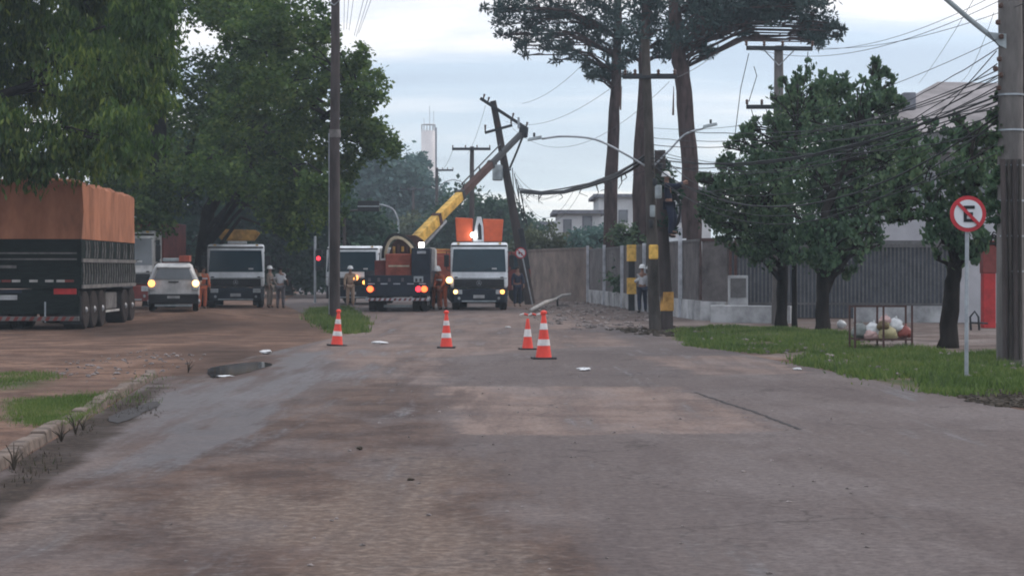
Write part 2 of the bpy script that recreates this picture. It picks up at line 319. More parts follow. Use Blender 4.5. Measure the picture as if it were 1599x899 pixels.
dustp = [[(560, 700), (600, 600), (630, 560), (660, 560), (690, 640), (730, 700), (860, 790), (1000, 899), (700, 899)], [(-60, 1400), (-60, 1000), (300, 860), (520, 900), (600, 1400)], [(-60, 1300), (-60, 780), (120, 705), (330, 650), (560, 590), (640, 595), (700, 680), (770, 730), (830, 800), (960, 899), (1100, 1300)]]
palep = [[(-10, 775), (185, 768), (200, 790), (120, 850), (-10, 858)], [(240, 795), (330, 745), (480, 780), (600, 700), (760, 720), (720, 800), (860, 860), (900, 1000), (400, 1000), (480, 860), (300, 850)]]
pinkp = [[(560, 486), (860, 488), (930, 515), (990, 540), (860, 545), (680, 560), (690, 600), (600, 600), (480, 545)], [(688, 604), (1050, 604), (1110, 628), (1245, 672), (1150, 676), (880, 680), (728, 678)], [(985, 556), (1160, 556), (1270, 582), (1110, 588)], [(600, 740), (900, 770), (1250, 700), (1500, 760), (1500, 1100), (700, 1100)]][:3]
wetp = [[(90, 705), (235, 622), (330, 580), (420, 552), (560, 552), (540, 600), (430, 670), (290, 725), (110, 750)]]
gutp = [[(-60, 800), (20, 715), (120, 655), (205, 610), (250, 590), (272, 600), (240, 640), (180, 690), (110, 745), (-20, 830), (-60, 860)]]
road = sheet('road', lambda y: (XL(y), XR(y)), yr, 70, .006, groundmat('dusty_asphalt', 'road'), [('pink', pinkp, .3), ('dust', dustp, .9), ('pale', palep, .7), ('wet', wetp, 1.5), ('gutter', gutp, .25), ('mud', mudp, .6)])
tag(road, 'dusty grey asphalt road', kind='structure')
# tar seam in the asphalt, puddles, kerb
def ribbon(name, pts, w, z, m):
    V = []; 
    for i, (x, y) in enumerate(pts):
        ww = w*random.uniform(.4, 1.3); V += [(x-ww, y, z), (x+ww, y, z)]
    return npmesh(name, V, [(2*i, 2*i+1, 2*i+3, 2*i+2) for i in range(len(pts)-1)], m)
def ipts(pxs, n, j=.02):
    P = [G(*p) for p in pxs]; r = []
    for i in range(len(P)-1):
        for k in range(n): t = k/n; r.append((P[i][0]*(1-t)+P[i+1][0]*t+random.uniform(-j, j), P[i][1]*(1-t)+P[i+1][1]*t))
    return r+[P[-1]]
tag(ribbon('road_crack', ipts([(1250, 671), (1190, 648), (1120, 625), (1085, 613)], 14), .022, .011, 'crack'), 'dark crack along the edge of the pale asphalt patch', kind='structure')
def puddle(name, px, label, z=.013, m='water'):
    P = [G(*p) for p in px]; q = []
    n = len(P)
    for i in range(n):          # Catmull-Rom outline
        for k in range(6):
            t = k/6; a, b, c, d = P[i-1], P[i], P[(i+1) % n], P[(i+2) % n]
            q.append(tuple(.5*((2*b[j])+(-a[j]+c[j])*t+(2*a[j]-5*b[j]+4*c[j]-d[j])*t*t+(-a[j]+3*b[j]-3*c[j]+d[j])*t**3)+random.uniform(-.02, .02) for j in (0, 1)))
    b = MB(); b.v = [(x, y, z+gz(x, y)) for x, y in q]; b.f = [tuple(range(len(q)))]
    return tag(b.build(name, m), label, kind='structure')
puddle('puddle', [(325, 577), (350, 571), (400, 566), (425, 570), (395, 580), (360, 588), (330, 590)], 'muddy puddle at the end of the kerb')
puddle('gutter_hole', [(170, 652), (200, 640), (240, 628), (248, 634), (225, 645), (185, 662)], 'dark muddy hole in the gutter beside the kerb', m='crack')
#puddle('puddle', [(300, 610), (330, 598), (352, 600), (325, 612)], 'tiny wet puddle at the kerb end')
#puddle('puddle', [(285, 543), (310, 541), (335, 541), (330, 546), (300, 546)], 'small dark puddle in the dirt')
# kerb
kb = MB(); kp = [(-3.05-.092*(y-4)-random.uniform(-.03, .03), y) for y in np.arange(4, 28.4, .45)] + [(-5.33, 28.9), (-5.45, 29.4)]
for i in range(len(kp)-1):
    (x0, y0), (x1, y1) = kp[i], kp[i+1]
    h = .10+random.uniform(-.015, .01); g = .002
    if 26 < y0: h *= .8
    kb.addm([(x0-.17, y0+g, -.05), (x0, y0+g, -.05), (x1, y1-g, -.05), (x1-.17, y1-g, -.05), (x0-.165, y0+g, h), (x0-.02, y0+g, h), (x1-.02, y1-g, h), (x1-.165, y1-g, h)], [(0, 3, 2, 1), (4, 5, 6, 7), (0, 1, 5, 4), (1, 2, 6, 5), (2, 3, 7, 6), (3, 0, 4, 7)])
tag(kb.build('kerb', 'kerb', bevel=.018), 'worn concrete kerb stones along the left edge of the road', kind='structure')
# raised verge behind the kerb
vb = MB()
vy = [4+i*.6 for i in range(42)]
V = []; vx = [0, .3, .8, 1.6, 3, 6, 12, 30]
for y in vy:
    for d in vx:
        t = max(0, 1-max(0, y-24)/5); V.append((-3.05-.092*(y-4)-.09-d, y, (.075*t if d < 12 else 0)+random.uniform(-.01, .01)*t+.004))
nq = len(vx)
verge = npmesh('verge', V, [(j*nq+i, (j+1)*nq+i, (j+1)*nq+i+1, j*nq+i+1) for j in range(len(vy)-1) for i in range(nq-1)], ground.data.materials[0])
a = verge.data.attributes.new('green', 'FLOAT', 'POINT'); VV = np.array(V); a.data.foreach_set('value', field(VV[:, 0], VV[:, 1], [gL1, gL2, gL3], .4).astype(np.float32))
tag(verge, 'raised dirt verge behind the kerb', kind='structure')
# grass
MT['grass'] = leafmat('grass_blades', (.045, .075, .020), (.085, .140, .030), (.17, .19, .06), .4)
MT['drygrass'] = leafmat('dry_weeds', (.02, .016, .012), (.045, .035, .022), (.045, .055, .022), .3)
def blades(name, poly, n, h, m, label, z0=0, drop=.0, edge=.6):
    P = [G(*q) for q in poly]; xs = [p[0] for p in P]; yss = [p[1] for p in P]
    K = n*4; X = RNG.uniform(min(xs)-.5, max(xs)+.5, K); Y = RNG.uniform(min(yss)-.5, max(yss)+.5, K)
    d = polydist(X, Y, P); cl = np.sin(X*2.3+1)*np.sin(Y*1.1)+np.sin(X*5.1+Y*2.2)*.6; keep = (d+cl*.22*edge+RNG.normal(0, .12, K) > 0) & (np.sin(X*1.7+2)+np.sin(Y*.9+X)+np.sin(X*3.9-Y*1.3)+RNG.normal(0, .8, K) > -.75); X = X[keep][:n]; Y = Y[keep][:n]; n = len(X)
    hh = h*RNG.uniform(.4, 1.25, n)*(1+.4*np.sin(X*3)*np.sin(Y*1.3)); a = RNG.uniform(0, 6.28, n); w = (.012+.01*RNG.random(n))*(.3 if 'weeds' in name or z0 else 1); lx = RNG.normal(0, .35, n)*hh; ly = RNG.normal(0, .35, n)*hh
    Z = np.full(n, z0) if z0 else np.array([gz(x, y) for x, y in zip(X, Y)])
    V = np.stack([np.stack([X-w*np.cos(a), Y-w*np.sin(a), Z], 1), np.stack([X+w*np.cos(a), Y+w*np.sin(a), Z], 1), np.stack([X+lx, Y+ly, Z+hh], 1)], 1).reshape(-1, 3)
    return tag(npmesh(name, V, np.arange(3*n).reshape(-1, 3), m, nper=3), label, 'grass', kind='stuff')
blades('grass', gR1, 26000, .11, 'grass', 'green grass strip under the three tree trunks')
blades('grass', gR2, 34000, .12, 'grass', 'green grass strip under the no parking sign')
blades('grass', gI, 16000, .16, 'grass', 'tall grass clump around the left pole foot')
blades('grass', gL1, 14000, .05, 'grass', 'short bright grass patch behind the kerb', z0=.075)
blades('grass', gL2, 4000, .05, 'grass', 'short grass patch at the left edge', z0=.075)
blades('weeds', gL3, 500, .06, 'grass', 'green weeds growing over the end of the kerb', z0=.08)
blades('weeds', [(-20, 765), (60, 700), (150, 660), (240, 605), (262, 608), (165, 664), (60, 722), (-20, 785)], 1100, .05, 'drygrass', 'dry dark weeds standing in the gutter along the kerb', edge=1.2)
# rubble and litter
def scatter(name, poly, n, s, m, label, z=.0):
    P = [G(*q) for q in poly]; b = MB(); rnd = random.Random(n)
    xs = [p[0] for p in P]; yss = [p[1] for p in P]; k = 0
    while k < n:
        x, y = rnd.uniform(min(xs), max(xs)), rnd.uniform(min(yss), max(yss))
        if inpoly(np.array([x]), np.array([y]), P)[0]:
            q = s*rnd.uniform(.3, 1)**2+.01; b.blob((x, y, z+q*.2), (q, q*rnd.uniform(.5, 1.2), q*.5), 6, 4, .35, k); k += 1
    return tag(b.build(name, m), label, 'debris', kind='stuff')
scatter('rubble', [(820, 480), (900, 470), (1000, 480), (1040, 512), (900, 516), (835, 500)], 420, .10, 'stone', 'loose rubble on the pavement near the leaning pole')
scatter('rubble', [(940, 514), (1060, 512), (1065, 526), (1000, 524)], 120, .10, 'litter', 'dark soil and debris line at the foot of the twin poles')
scatter('pebbles', [(100, 899), (500, 700), (620, 600), (900, 560), (1300, 640), (1500, 899)], 90, .012, 'stone', 'small pebbles scattered over the asphalt', z=.006)
scatter('rubble', [(0, 600), (120, 560), (240, 545), (330, 555), (250, 585), (120, 620)], 160, .04, 'stone', 'small stones on the dirt lot', z=.004)
scatter('leaf_litter', [(1500, 622), (1560, 610), (1640, 612), (1640, 640), (1580, 638), (1530, 632)], 500, .07, 'litter', 'dark heap of debris at the right road edge')
def scrap(px, py, w, h, label, m='paperglint', nm='paper_and_glint'):
    x, y = G(px, py); b = MB(); b.blob((0, 0, h/2), (w, w*.8, h/2), 8, 5, .3, int(px))
    o = b.build(nm, m); o.location = (x, y, .006+gz(x, y)); return tag(o, label, 'litter')
scatter('leaf_litter', [(1080, 520), (1340, 528), (1600, 572), (1600, 600), (1400, 590), (1240, 562), (1100, 540)], 260, .045, 'stone', 'dry leaves and bits scattered over the right grass strips', z=.05)
scrap(913, 579, .12, .05, 'crumpled white scrap lying on the asphalt right of the cones')
scrap(1245, 578, .08, .04, 'small white scrap near the grassy right edge')
scrap(594, 537, .16, .06, 'pale flattened scrap on the road right of the left cone')
scrap(562, 703, .035, .03, 'small dark stone on the road surface in the left lane', 'litter', 'stone')
scrap(641, 751, .03, .02, 'tiny brown stone nearest the camera on the asphalt', 'litter', 'stone')
scrap(352, 588, .12, .02, 'flat white piece imitating a bright water glint beside the muddy puddle')  # white piece added to imitate the bright glint of the water
scrap(415, 553, .12, .08, 'small white lump in the dirt right of the puddle')  # plain low white lump set on the dirt
scrap(793, 512, .08, .04, 'white scrap on the road behind the middle cone')
# the dark leafless stems of the gutter
for i, (px, py, h) in enumerate([(118, 678, .22), (96, 690, .2), (22, 735, .22), (294, 582, .2), (130, 672, .16)]):
    x, y = G(px, py); b = MB()
    for k in range(6):
        a = random.uniform(0, 6.3); q = random.uniform(.4, 1)*h; b.tube([(0, 0, 0), (.03*math.cos(a), .03*math.sin(a), q*.6), (.09*math.cos(a), .09*math.sin(a), q)], [.008, .006, .003], 5)
    o = b.build('dry_weed', 'litter'); o.location = (x, y, .005)
    tag(o, ['dark dry weed stems beside the grass patch', 'bent dry stems in the gutter left of the tallest stems', 'dry stems at the near left end of the kerb', 'thin dark stick standing at the far kerb end', 'short dry stems in the middle of the kerb'][i], 'weed', 'dry weeds along the kerb')

# ------------------------------------------------------------------ trees
MT['leafL'] = leafmat('hanging_leaves', (.020, .050, .009), (.050, .100, .016), (.16, .20, .03), .45)
MT['leafM'] = leafmat('broad_leaves', (.024, .058, .014), (.064, .118, .028), (.15, .205, .045), .45)
MT['leafD'] = leafmat('dark_leaves', (.012, .036, .026), (.024, .062, .04), (.05, .095, .045), .35)
MT['leafF'] = leafmat('glossy_leaves', (.026, .058, .032), (.060, .115, .055), (.13, .18, .085), .3)
MT['leafP'] = leafmat('pine_needles', (.015, .034, .034), (.030, .056, .052), (.055, .085, .072), .2)
MT['leafH'] = leafmat('haze_tinted_leaves', (.045, .095, .09), (.07, .13, .12), (.09, .16, .13), .3)  # distance haze is mixed into the leaf colour as a bluish tint
MT['leafO'] = leafmat('olive_leaves', (.04, .055, .03), (.07, .085, .045), (.10, .12, .06), .3)
def leaves(c, r, n, size, style, nsub=None):
    """n small leaves in an uneven ellipsoid: gathered round sprigs, thicker towards the outside"""
    nsub = nsub or max(6, int(n/38)); c = np.array(c); r = np.array(r)
    d = RNG.normal(size=(nsub, 3)); d /= np.linalg.norm(d, axis=1)[:, None]; rad = RNG.uniform(.25, 1.0, nsub)**.55
    bump = 1+.22*np.sin(d[:, 0]*5+c[0])*np.sin(d[:, 2]*6+c[2])
    sc = c+d*r*(rad*bump)[:, None]
    k = RNG.integers(0, nsub, n); sr = min(r)*.26
    off = RNG.normal(0, 1, (n, 3))*sr*(.7 if style != 'hang' else .5)
    if style == 'hang': off[:, 2] = -np.abs(off[:, 2])*2.3+sr*.5
    P = sc[k]+off
    s = size*RNG.uniform(.4, 1.5, n)
    if style == 'hang':
        u = RNG.normal(0, .35, (n, 3)); u[:, 2] = -1
    elif style == 'needle':
        u = off+RNG.normal(0, .25, (n, 3))*sr; u[:, 2] += sr*.3
    elif style == 'up':
        u = RNG.normal(0, .6, (n, 3)); u[:, 2] = np.abs(u[:, 2])+.5
    else:
        u = RNG.normal(0, 1, (n, 3)); u[:, 2] = u[:, 2]*.6-.25
    u /= np.linalg.norm(u, axis=1)[:, None]; w = np.cross(u, RNG.normal(size=(n, 3))); w /= np.linalg.norm(w, axis=1)[:, None]
    asp = {'hang': .16, 'needle': .16, 'up': .3}.get(style, .36)
    a = P; b = P+u*s[:, None]*.5+w*s[:, None]*asp; t = P+u*s[:, None]; e = P+u*s[:, None]*.5-w*s[:, None]*asp
    return np.stack([a, b, t, e], 1).reshape(-1, 3)
def tree(name, label, trunks, clumps, lm, bm, dens=1., size=.14, style='broad', group=None, limb=.05, cat='tree', limbs=True):
    """trunks: lists of (point, radius); clumps: (centre, radii, leaf count)"""
    base = Vector(trunks[0][0][0]); root = thing(name, label, cat, base, group=group)
    tb = MB(); tp = []
    for tr in trunks:
        P = [Vector(p)-base for p, r in tr]; RR = [r for p, r in tr]; Q = []; q = []
        for i in range(len(P)-1):
            for k in range(5):
                t = k/5; Q.append(P[i].lerp(P[i+1], t)+Vector((random.uniform(-1, 1), random.uniform(-1, 1), 0))*RR[i]*(.12 if (i or k) else 0)); q.append((RR[i]*(1-t)+RR[i+1]*t)*random.uniform(.93, 1.07))
        Q.append(P[-1]); q.append(RR[-1]); q[0] *= 1.25; tb.tube(Q, q, 10); tp += list(zip(Q, q))
    o = tb.build('trunk', bm, root, smooth=True)
    V = []; lb = MB()
    for c, r, n in clumps:
        c = Vector(c)-base; V.append(leaves(c, r, int(n*dens), size, style))
        if limbs:
            cand = [(p, q) for p, q in tp if p.z < c.z+.2] or tp
            p, q = min(cand, key=lambda t: (t[0]-c).length+abs(t[0].z-(c.z-1.2))*.4)
            m1 = p.lerp(c, .45)+Vector((0, 0, .12*(c-p).length)); q0 = min(q*.6, limb*2.2)
            lb.tube([p, m1, c], [q0, q0*.6, .02], 6)
            for _ in range(3):
                e = c+Vector([random.uniform(-.8, .8)*a for a in r]); lb.tube([m1.lerp(c, .6), m1.lerp(e, .7)+Vector((0, 0, .1)), e], [q0*.4, q0*.25, .012], 5)
    if lb.v: lb.build('limb', bm, root, smooth=True)
    V = np.concatenate(V); npmesh('crown', V, np.arange(len(V)).reshape(-1, 4), lm, root)
    return root
def cl(px, py, D, r, n, ry=None, rz=None):
    """a foliage clump: radius r given in metres"""
    return (at(px, py, D), (r, ry or r, rz or r*.85), n)
g0 = lambda px, D, z=-.1: Vector(((px-CX)/F*D, D, z))
# near left tree, hanging foliage over the lorry
c1 = []
rn = random.Random(3)
for px in range(-260, 240, 62):
    for py in range(-150, 290, 60):
        lim = 262 if px < 110 else 255-(px-110)*.35
        if py > lim-22: continue
        D = rn.uniform(50, 58) if py < 200 else rn.uniform(48.2, 50.2)
        c1.append(cl(px+rn.uniform(-22, 22), py+rn.uniform(-18, 18), D, rn.uniform(.8, 1.15), 950))
for px, py in [(20, 262), (45, 258), (70, 262), (8, 235), (110, 238), (150, 240), (180, 225)]: c1.append(cl(px, py-12, 49.6, .42, 300))
tree('tree', 'big tree with hanging long leaves over the orange tarpaulin', [[(g0(-190, 52), .42), (at(-170, 200, 52), .33), (at(-60, 60, 53), .2), (at(60, -60, 54), .1)], [(at(-170, 200, 52), .25), (at(-60, 170, 52), .16), (at(80, 120, 53), .08)]], c1, 'leafL', 'barkdark', 2.4, .19, 'hang')
# second left tree
c2 = []
for px in range(150, 420, 52):
    for py in range(-140, 370, 52):
        if 240 < px < 410 and 50 < py < 140 and rn.random() < .62: continue
        
        if py > 285 and (px > 285 and px < 450): continue
        c2.append(cl(px+rn.uniform(-22, 22), py+rn.uniform(-20, 20), rn.uniform(76, 86), rn.uniform(1.05, 1.5), 1000))
tree('tree', 'dense dark tree between the covered lorry and the yellow topped truck', [[(g0(240, 84), .45), (at(245, 300, 84), .36), (at(250, 150, 82), .24), (at(240, -60, 82), .1)], [(at(245, 300, 84), .24), (at(340, 180, 82), .15), (at(380, 20, 82), .08)]], c2, 'leafM', 'barkdark', 1.35, .19)
# third left tree, reaching over the pole
c3 = []
spots = [(350, 20), (400, 20), (440, 10), (480, 30), (410, 80), (450, 70), (490, 90), (520, 110), (555, 110), (570, 150), (578, 130), (545, 90), (500, 50), (430, 130), (470, 140), (400, 160), (440, 180), (480, 185), (380, 120), (560, 190), (545, 165), (350, 180), (350, 230), (400, 225), (440, 240), (480, 240), (590, 215), (575, 205), (598, 232), (560, 225), (500, 290), (460, 290), (420, 290), (370, 280), (330, 270), (435, 325), (465, 335), (480, 310), (505, 250), (380, 60), (420, 40), (460, 100), (500, 140), (530, 200), (340, 0), (300, -30), (400, -40), (460, -40)]
for px, py in spots:
    big = 1 if px < 490 else .72
    c3.append(cl(px, py, rn.uniform(66, 74), rn.uniform(.85, 1.08)*big, int(560*big)))
for px, py in [(528, 240), (535, 275), (522, 300), (515, 330), (540, 255), (470, 215), (462, 370), (450, 350)]: c3.append(cl(px, py, 72, .6, 260))
tree('tree', 'leafy tree whose branches reach right past the tall left pole', [[(g0(311, 84), .38), (at(325, 330, 84), .3), (at(390, 220, 78), .22), (at(420, 40, 71), .1)], [(at(390, 220, 78), .2), (at(480, 200, 73), .14), (at(560, 150, 70), .07)]], c3, 'leafM', 'barkdark', 1.9, .16)
# dark background trees on the left
def hedge(label, px0, px1, ytop, D, lm, n=14, per=900, size=.3, seed=1, r=2.0, ybot=425, name='tree', bark='barkdark'):
    rr = random.Random(seed); cs = []
    for i in range(n):
        px = px0+(px1-px0)*(i+.5)/n+rr.uniform(-8, 8); yt = ytop(px) if callable(ytop) else ytop
        rpx = r*F/D; y = yt+rpx*.8
        while y < ybot:
            cs.append(cl(px+rr.uniform(-.3, .3)*rpx, y+rr.uniform(-.15, .15)*rpx, D+rr.uniform(-3, 3), r*rr.uniform(.8, 1.15), per)); y += rpx*1.1
    mid = (px0+px1)/2; yt = ytop(mid) if callable(ytop) else ytop
    return tree(name, label, [[(g0(mid, D), .3), (at(mid, (yt+HZ)/2, D), .2), (at(mid, yt+20, D), .08)]], cs, lm, bark, 1, size)
hedge('dark green background tree low behind the worker with the white shirt', 390, 510, 345, 118, 'leafD', 5, 1100, .28, 2, 1.5)
hedge('wide dark background tree behind the yellow topped truck', 190, 440, 190, 112, 'leafD', 8, 1200, .34, 3, 2.3)
hedge('dark green tree just right of the tall left pole', 495, 585, lambda p: 285+abs(p-530)*.8, 110, 'leafD', 4, 1300, .26, 4, 1.7)
hedge('tall bluish hazy tree left of the water tower', 545, 665, lambda p: 232+abs(p-600)**1.5*.14, 200, 'leafH', 5, 2600, .45, 5, 3.4)
hedge('darker slim tree top beside the water tower', 640, 662, 240, 205, 'leafH', 2, 900, .35, 12, 1.4)
hedge('low olive tree behind the crane boom', 600, 700, lambda p: 338, 160, 'leafO', 5, 1400, .34, 6, 2.0)
hedge('round green tree between the boom and the leaning pole', 690, 800, lambda p: 298+abs(p-755)**1.4*.12, 150, 'leafD', 5, 1700, .34, 7, 2.1)
hedge('small green tree top above the white house by the leaning pole', 800, 850, lambda p: 338+abs(p-820)*.3, 170, 'leafD', 3, 900, .34, 8, 1.4)
hedge('grey green hedge above the brown wall, next to the leaning pole', 818, 900, 362, 108, 'leafO', 6, 800, .2, 9, 1.1, 400, 'hedge')
hedge('low grey green hedge above the brown wall, under the white house', 895, 950, 356, 106, 'leafH', 4, 700, .2, 10, .9, 400, 'hedge')
hedge('leafy bush between the two left pine trunks', 965, 1012, 345, 84, 'leafF', 3, 700, .14, 11, .62, 440, 'bush')
# tall pines behind the fence
def pine(label, pxb, path, spots, D, r0):
    cs = []
    for px, py, r in spots:
        r *= D/79; cs.append((at(px, py, D+random.uniform(-1.5, 1.5)), (r*1.05, r*1.05, r*.7), int(430*r*r/.5)+120))
        for _ in range(2): q = r*random.uniform(.25, .4); a = random.uniform(0, 6.28); cs.append((at(px+math.cos(a)*r*1.15*38, py+math.sin(a)*r*.8*38, D), (q, q, q*.7), 90))
    tr = [(g0(pxb, D), r0)]+[(at(x, y, D), q) for x, y, q in path]
    return tree('pine_tree', label, [tr], cs, 'leafP', 'barkred', .75, .22, 'needle', 'tall pines behind the fence', limb=.03)
pine('left pine with a slender straight trunk', 951, [(952, 380, .36), (958, 200, .27), (965, 60, .2), (966, -120, .12)],
     [(790, 12, .7), (785, 40, .45), (808, 8, .6), (812, 55, .5), (818, 76, .3), (835, 25, .8), (850, 55, .6), (868, 72, .45), (880, 20, .9), (885, 80, .5), (905, 45, .8), (920, 95, .35), (940, 20, .9), (945, 75, .6), (935, 115, .4), (960, 110, .45), (930, 118, .25), (965, 40, .9), (985, 80, .5), (860, -10, .9), (920, -30, 1.1), (790, -20, .6), (970, -40, 1.1), (830, -30, .8)], 90, .44)
pine('middle pine with the thickest lower trunk, next to the twin poles', 1002, [(1003, 380, .46), (1004, 250, .42), (1006, 120, .25), (1008, 20, .2), (1008, -120, .12)],
     [(1000, 10, .9), (990, 50, .7), (1030, 30, .9), (1025, 75, .5), (1048, 60, .55), (1010, -30, 1.1), (1050, -10, 1.0), (1040, 90, .3), (975, 95, .35)], 82, .5)
pine('right pine with a stout curved trunk', 1082, [(1080, 380, .42), (1075, 230, .36), (1066, 120, .33), (1055, 60, .28), (1050, -120, .2)],
     [(1075, 20, 1.0), (1060, 55, .7), (1100, 40, .8), (1085, 75, .5), (1110, 80, .35), (1130, 15, .9), (1140, 45, .5), (1165, 28, .6), (1190, 14, .6), (1170, 52, .25), (1205, -8, .8), (1208, 32, .3), (1235, 8, .7), (1262, 10, .6), (1265, 40, .6), (1280, 30, .6), (1290, 50, .45), (1300, 48, .35), (1268, 62, .35), (1150, -20, 1.1), (1100, -40, 1.1), (1220, -20, .9), (1275, -10, .7), (1120, -10, 1.0), (1278, 66, .25), (1120, 0, 1.1), (1160, 5, 1.0), (1200, -5, 1.0), (1240, -10, .9), (1095, 15, 1.0), (1150, 22, .6), (1185, 10, .6), (1220, 5, .6)], 78.5, .56)
# roadside ficus trees
def ragged(fc, d0, d1, k=1.):
    o = []
    for x, y, r in fc:
        D = random.uniform(d0, d1); o.append(cl(x, y, D, r*1.12*k**.3, int(1500*r*k), None, r*1.0)); f = F/D
        for _ in range(3):
            a = random.uniform(-.4, 3.6); q = r*random.uniform(.2, .38); o.append((at(x+math.cos(a)*r*1.15*f, y-math.sin(a)*r*1.15*f, D), (q, q, q*1.5), int(300*q*k)+30))
    return o
fc = [(1270, 130, .42), (1262, 165, .6), (1240, 190, .6), (1290, 165, .55), (1310, 200, .6), (1230, 150, .4), (1300, 135, .35), (1200, 235, .7), (1240, 240, .8), (1175, 260, .7), (1160, 290, .6), (1130, 300, .45), (1120, 330, .45), (1130, 350, .5), (1150, 370, .5), (1190, 300, .8), (1230, 300, .9), (1200, 350, .8), (1175, 330, .8), (1150, 250, .4), (1240, 350, .8), (1215, 390, .5), (1180, 395, .35), (1250, 200, .7), (1165, 215, .25), (1105, 290, .25)]
tree('ficus_tree', 'left roadside tree with thick dark crown and leaning double trunk', [[(g0(1220, 52.8), .17), (at(1222, 420, 52.8), .14), (at(1225, 330, 52.8), .11), (at(1245, 200, 52.8), .05)], [(g0(1241, 53.5), .08), (at(1240, 420, 53.5), .07), (at(1235, 330, 53), .05)]],
     ragged(fc, 51.6, 54), 'leafF', 'barkdark', .72, .13, 'up')
fc = [(1375, 120, .28), (1365, 150, .4), (1345, 170, .45), (1380, 165, .35), (1330, 200, .55), (1350, 230, .75), (1390, 220, .5), (1300, 250, .8), (1350, 290, .85), (1290, 300, .8), (1400, 260, .6), (1320, 340, .8), (1280, 360, .75), (1370, 330, .6), (1300, 390, .6), (1340, 380, .5), (1270, 400, .4), (1400, 300, .5), (1255, 270, .6), (1290, 215, .6), (1320, 420, .25), (1395, 170, .25)]
tree('ficus_tree', 'right roadside tree with pointed top and a single dark trunk', [[(g0(1284, 49), .2), (at(1284, 430, 49), .16), (at(1290, 330, 49), .12), (at(1340, 200, 49.5), .05)]],
     ragged(fc, 48.5, 50.5), 'leafF', 'barkdark', .72, .13, 'up')
fc = [(1480, 215, .35), (1510, 225, .35), (1535, 240, .35), (1440, 235, .35), (1420, 255, .4), (1455, 270, .4), (1500, 265, .35), (1540, 285, .4), (1470, 310, .3), (1420, 300, .35), (1395, 320, .3), (1440, 330, .3), (1480, 350, .35), (1510, 330, .4), (1545, 330, .35), (1470, 375, .35), (1510, 375, .35), (1540, 375, .25), (1490, 395, .35), (1545, 210, .25), (1525, 400, .2), (1405, 345, .2), (1560, 255, .3)]
tree('ficus_tree', 'thin crowned tree with a leaning dark trunk behind the no parking sign', [[(g0(1479, 39.5), .2), (at(1487, 440, 39.5), .17), (at(1495, 395, 39.5), .13), (at(1512, 300, 39.5), .06), (at(1520, 220, 39.5), .03)], [(at(1492, 400, 39.5), .09), (at(1462, 340, 39.6), .05), (at(1430, 255, 39.7), .03)]],
     ragged(fc, 38.7, 40.4, .75), 'leafF', 'barkdark', .6, .13, 'up', limb=.03)

# ------------------------------------------------------------------ buildings and walls
def wallrun(a, b, z0, z1, th, name, m, parent=None, bevel=0):
    a, b = Vector((*a, 0)), Vector((*b, 0)); L = (b-a).length; ang = math.atan2(b.y-a.y, b.x-a.x)
    Mx = Matrix.Translation(a) @ Matrix.Rotation(ang, 4, 'Z'); return MB().box(0, L, -th/2, th/2, z0, z1, Mx).build(name, m, parent, bevel)
A0, A1, A2 = (.7, 106), (3.75, 93.5), (5.95, 61.2)
wt = thing('wall', 'plain brown rendered wall right of the leaning pole', 'wall')
wallrun(A0, A1, -.1, 2.6, .2, 'wall_panel', 'wall', wt); wallrun(A0, A1, 2.6, 2.68, .3, 'coping', 'wall', wt)
ft = thing('mesh_fence', 'grey mesh fence with white posts on a low white wall', 'fence')
wallrun(A1, A2, -.1, .62, .2, 'base_wall', 'lowwall', ft); wallrun(A1, A2, .62, 2.5, .04, 'mesh_panel', 'mesh', ft); wallrun(A1, A2, 2.5, 2.58, .08, 'top_rail', 'bar', ft)
for px, h in [(921, 2.75), (947, 2.7), (975, 2.6), (1010, 2.6), (1040, 2.6), (1067, 3.0)]:
    # intersect view direction with the fence line
    k = (px-CX)/F; t = (k*A1[1]-A1[0])/((A2[0]-A1[0])-k*(A2[1]-A1[1])); x, y = A1[0]+(A2[0]-A1[0])*t, A1[1]+(A2[1]-A1[1])*t
    MB().box(x-.17, x-.04, y-.06, y+.06, -.05, h).build('fence_post', 'postw', ft)
ct = thing('corner_fence', 'flat dark panel fence with rusty posts right of the white posts', 'fence')
B0, B1 = (6.05, 61.0), (6.75, 60.2)
wallrun(B0, B1, -.1, .6, .2, 'base_wall', 'lowwall', ct); wallrun(B0, B1, .6, 2.5, .05, 'panel', 'mesh', ct); wallrun(B0, B1, 2.5, 2.6, .12, 'top_rail', 'rust', ct)
for x in (6.78, 6.95): MB().box(x, x+.09, 60.05, 60.15, 0, 2.6).build('fence_post', 'rust', ct)
gt = thing('bar_fence', 'long fence of grey vertical bars behind the roadside trees', 'fence')
bb = MB(); x = 7.1
while x < 13.3:
    yy = 60.0-(x-7.1)*.28; low = .12 if 8.3 < x < 10.4 else .5
    bb.box(x-.022, x+.022, yy-.012, yy+.012, low, 2.4); x += .115
bb.build('bars', 'bar', gt)
wallrun((7.05, 60.01), (13.3, 58.27), 2.28, 2.36, .05, 'top_rail', 'bar', gt); wallrun((7.05, 60.01), (13.3, 58.27), .52, .58, .05, 'bottom_rail', 'bar', gt)
wallrun((10.5, 59.05), (13.4, 58.24), -.1, .5, .16, 'base_wall', 'lowwall', gt)
wallrun((13.4, 58.3), (15.6, 57.4), -.1, 2.3, .16, 'end_wall', 'hall', gt)
tag(wallrun((6.1, 58.6), (8.35, 57.3), -.1, .52, .25, 'low_wall', 'lowwall', None, .02), 'low pale blue wall in front of the left end of the bar fence', 'wall')
mt = thing('meter_cabinet', 'pale grey meter cabinet standing behind the low wall', 'cabinet', (6.95, 59.3, 0))
MB().box(-.28, .32, -.12, .12, .0, 1.42).build('body', 'lowwall', mt, .02); MB().box(-.22, .26, -.145, -.125, .75, 1.34).build('door', 'bar', mt, .01)
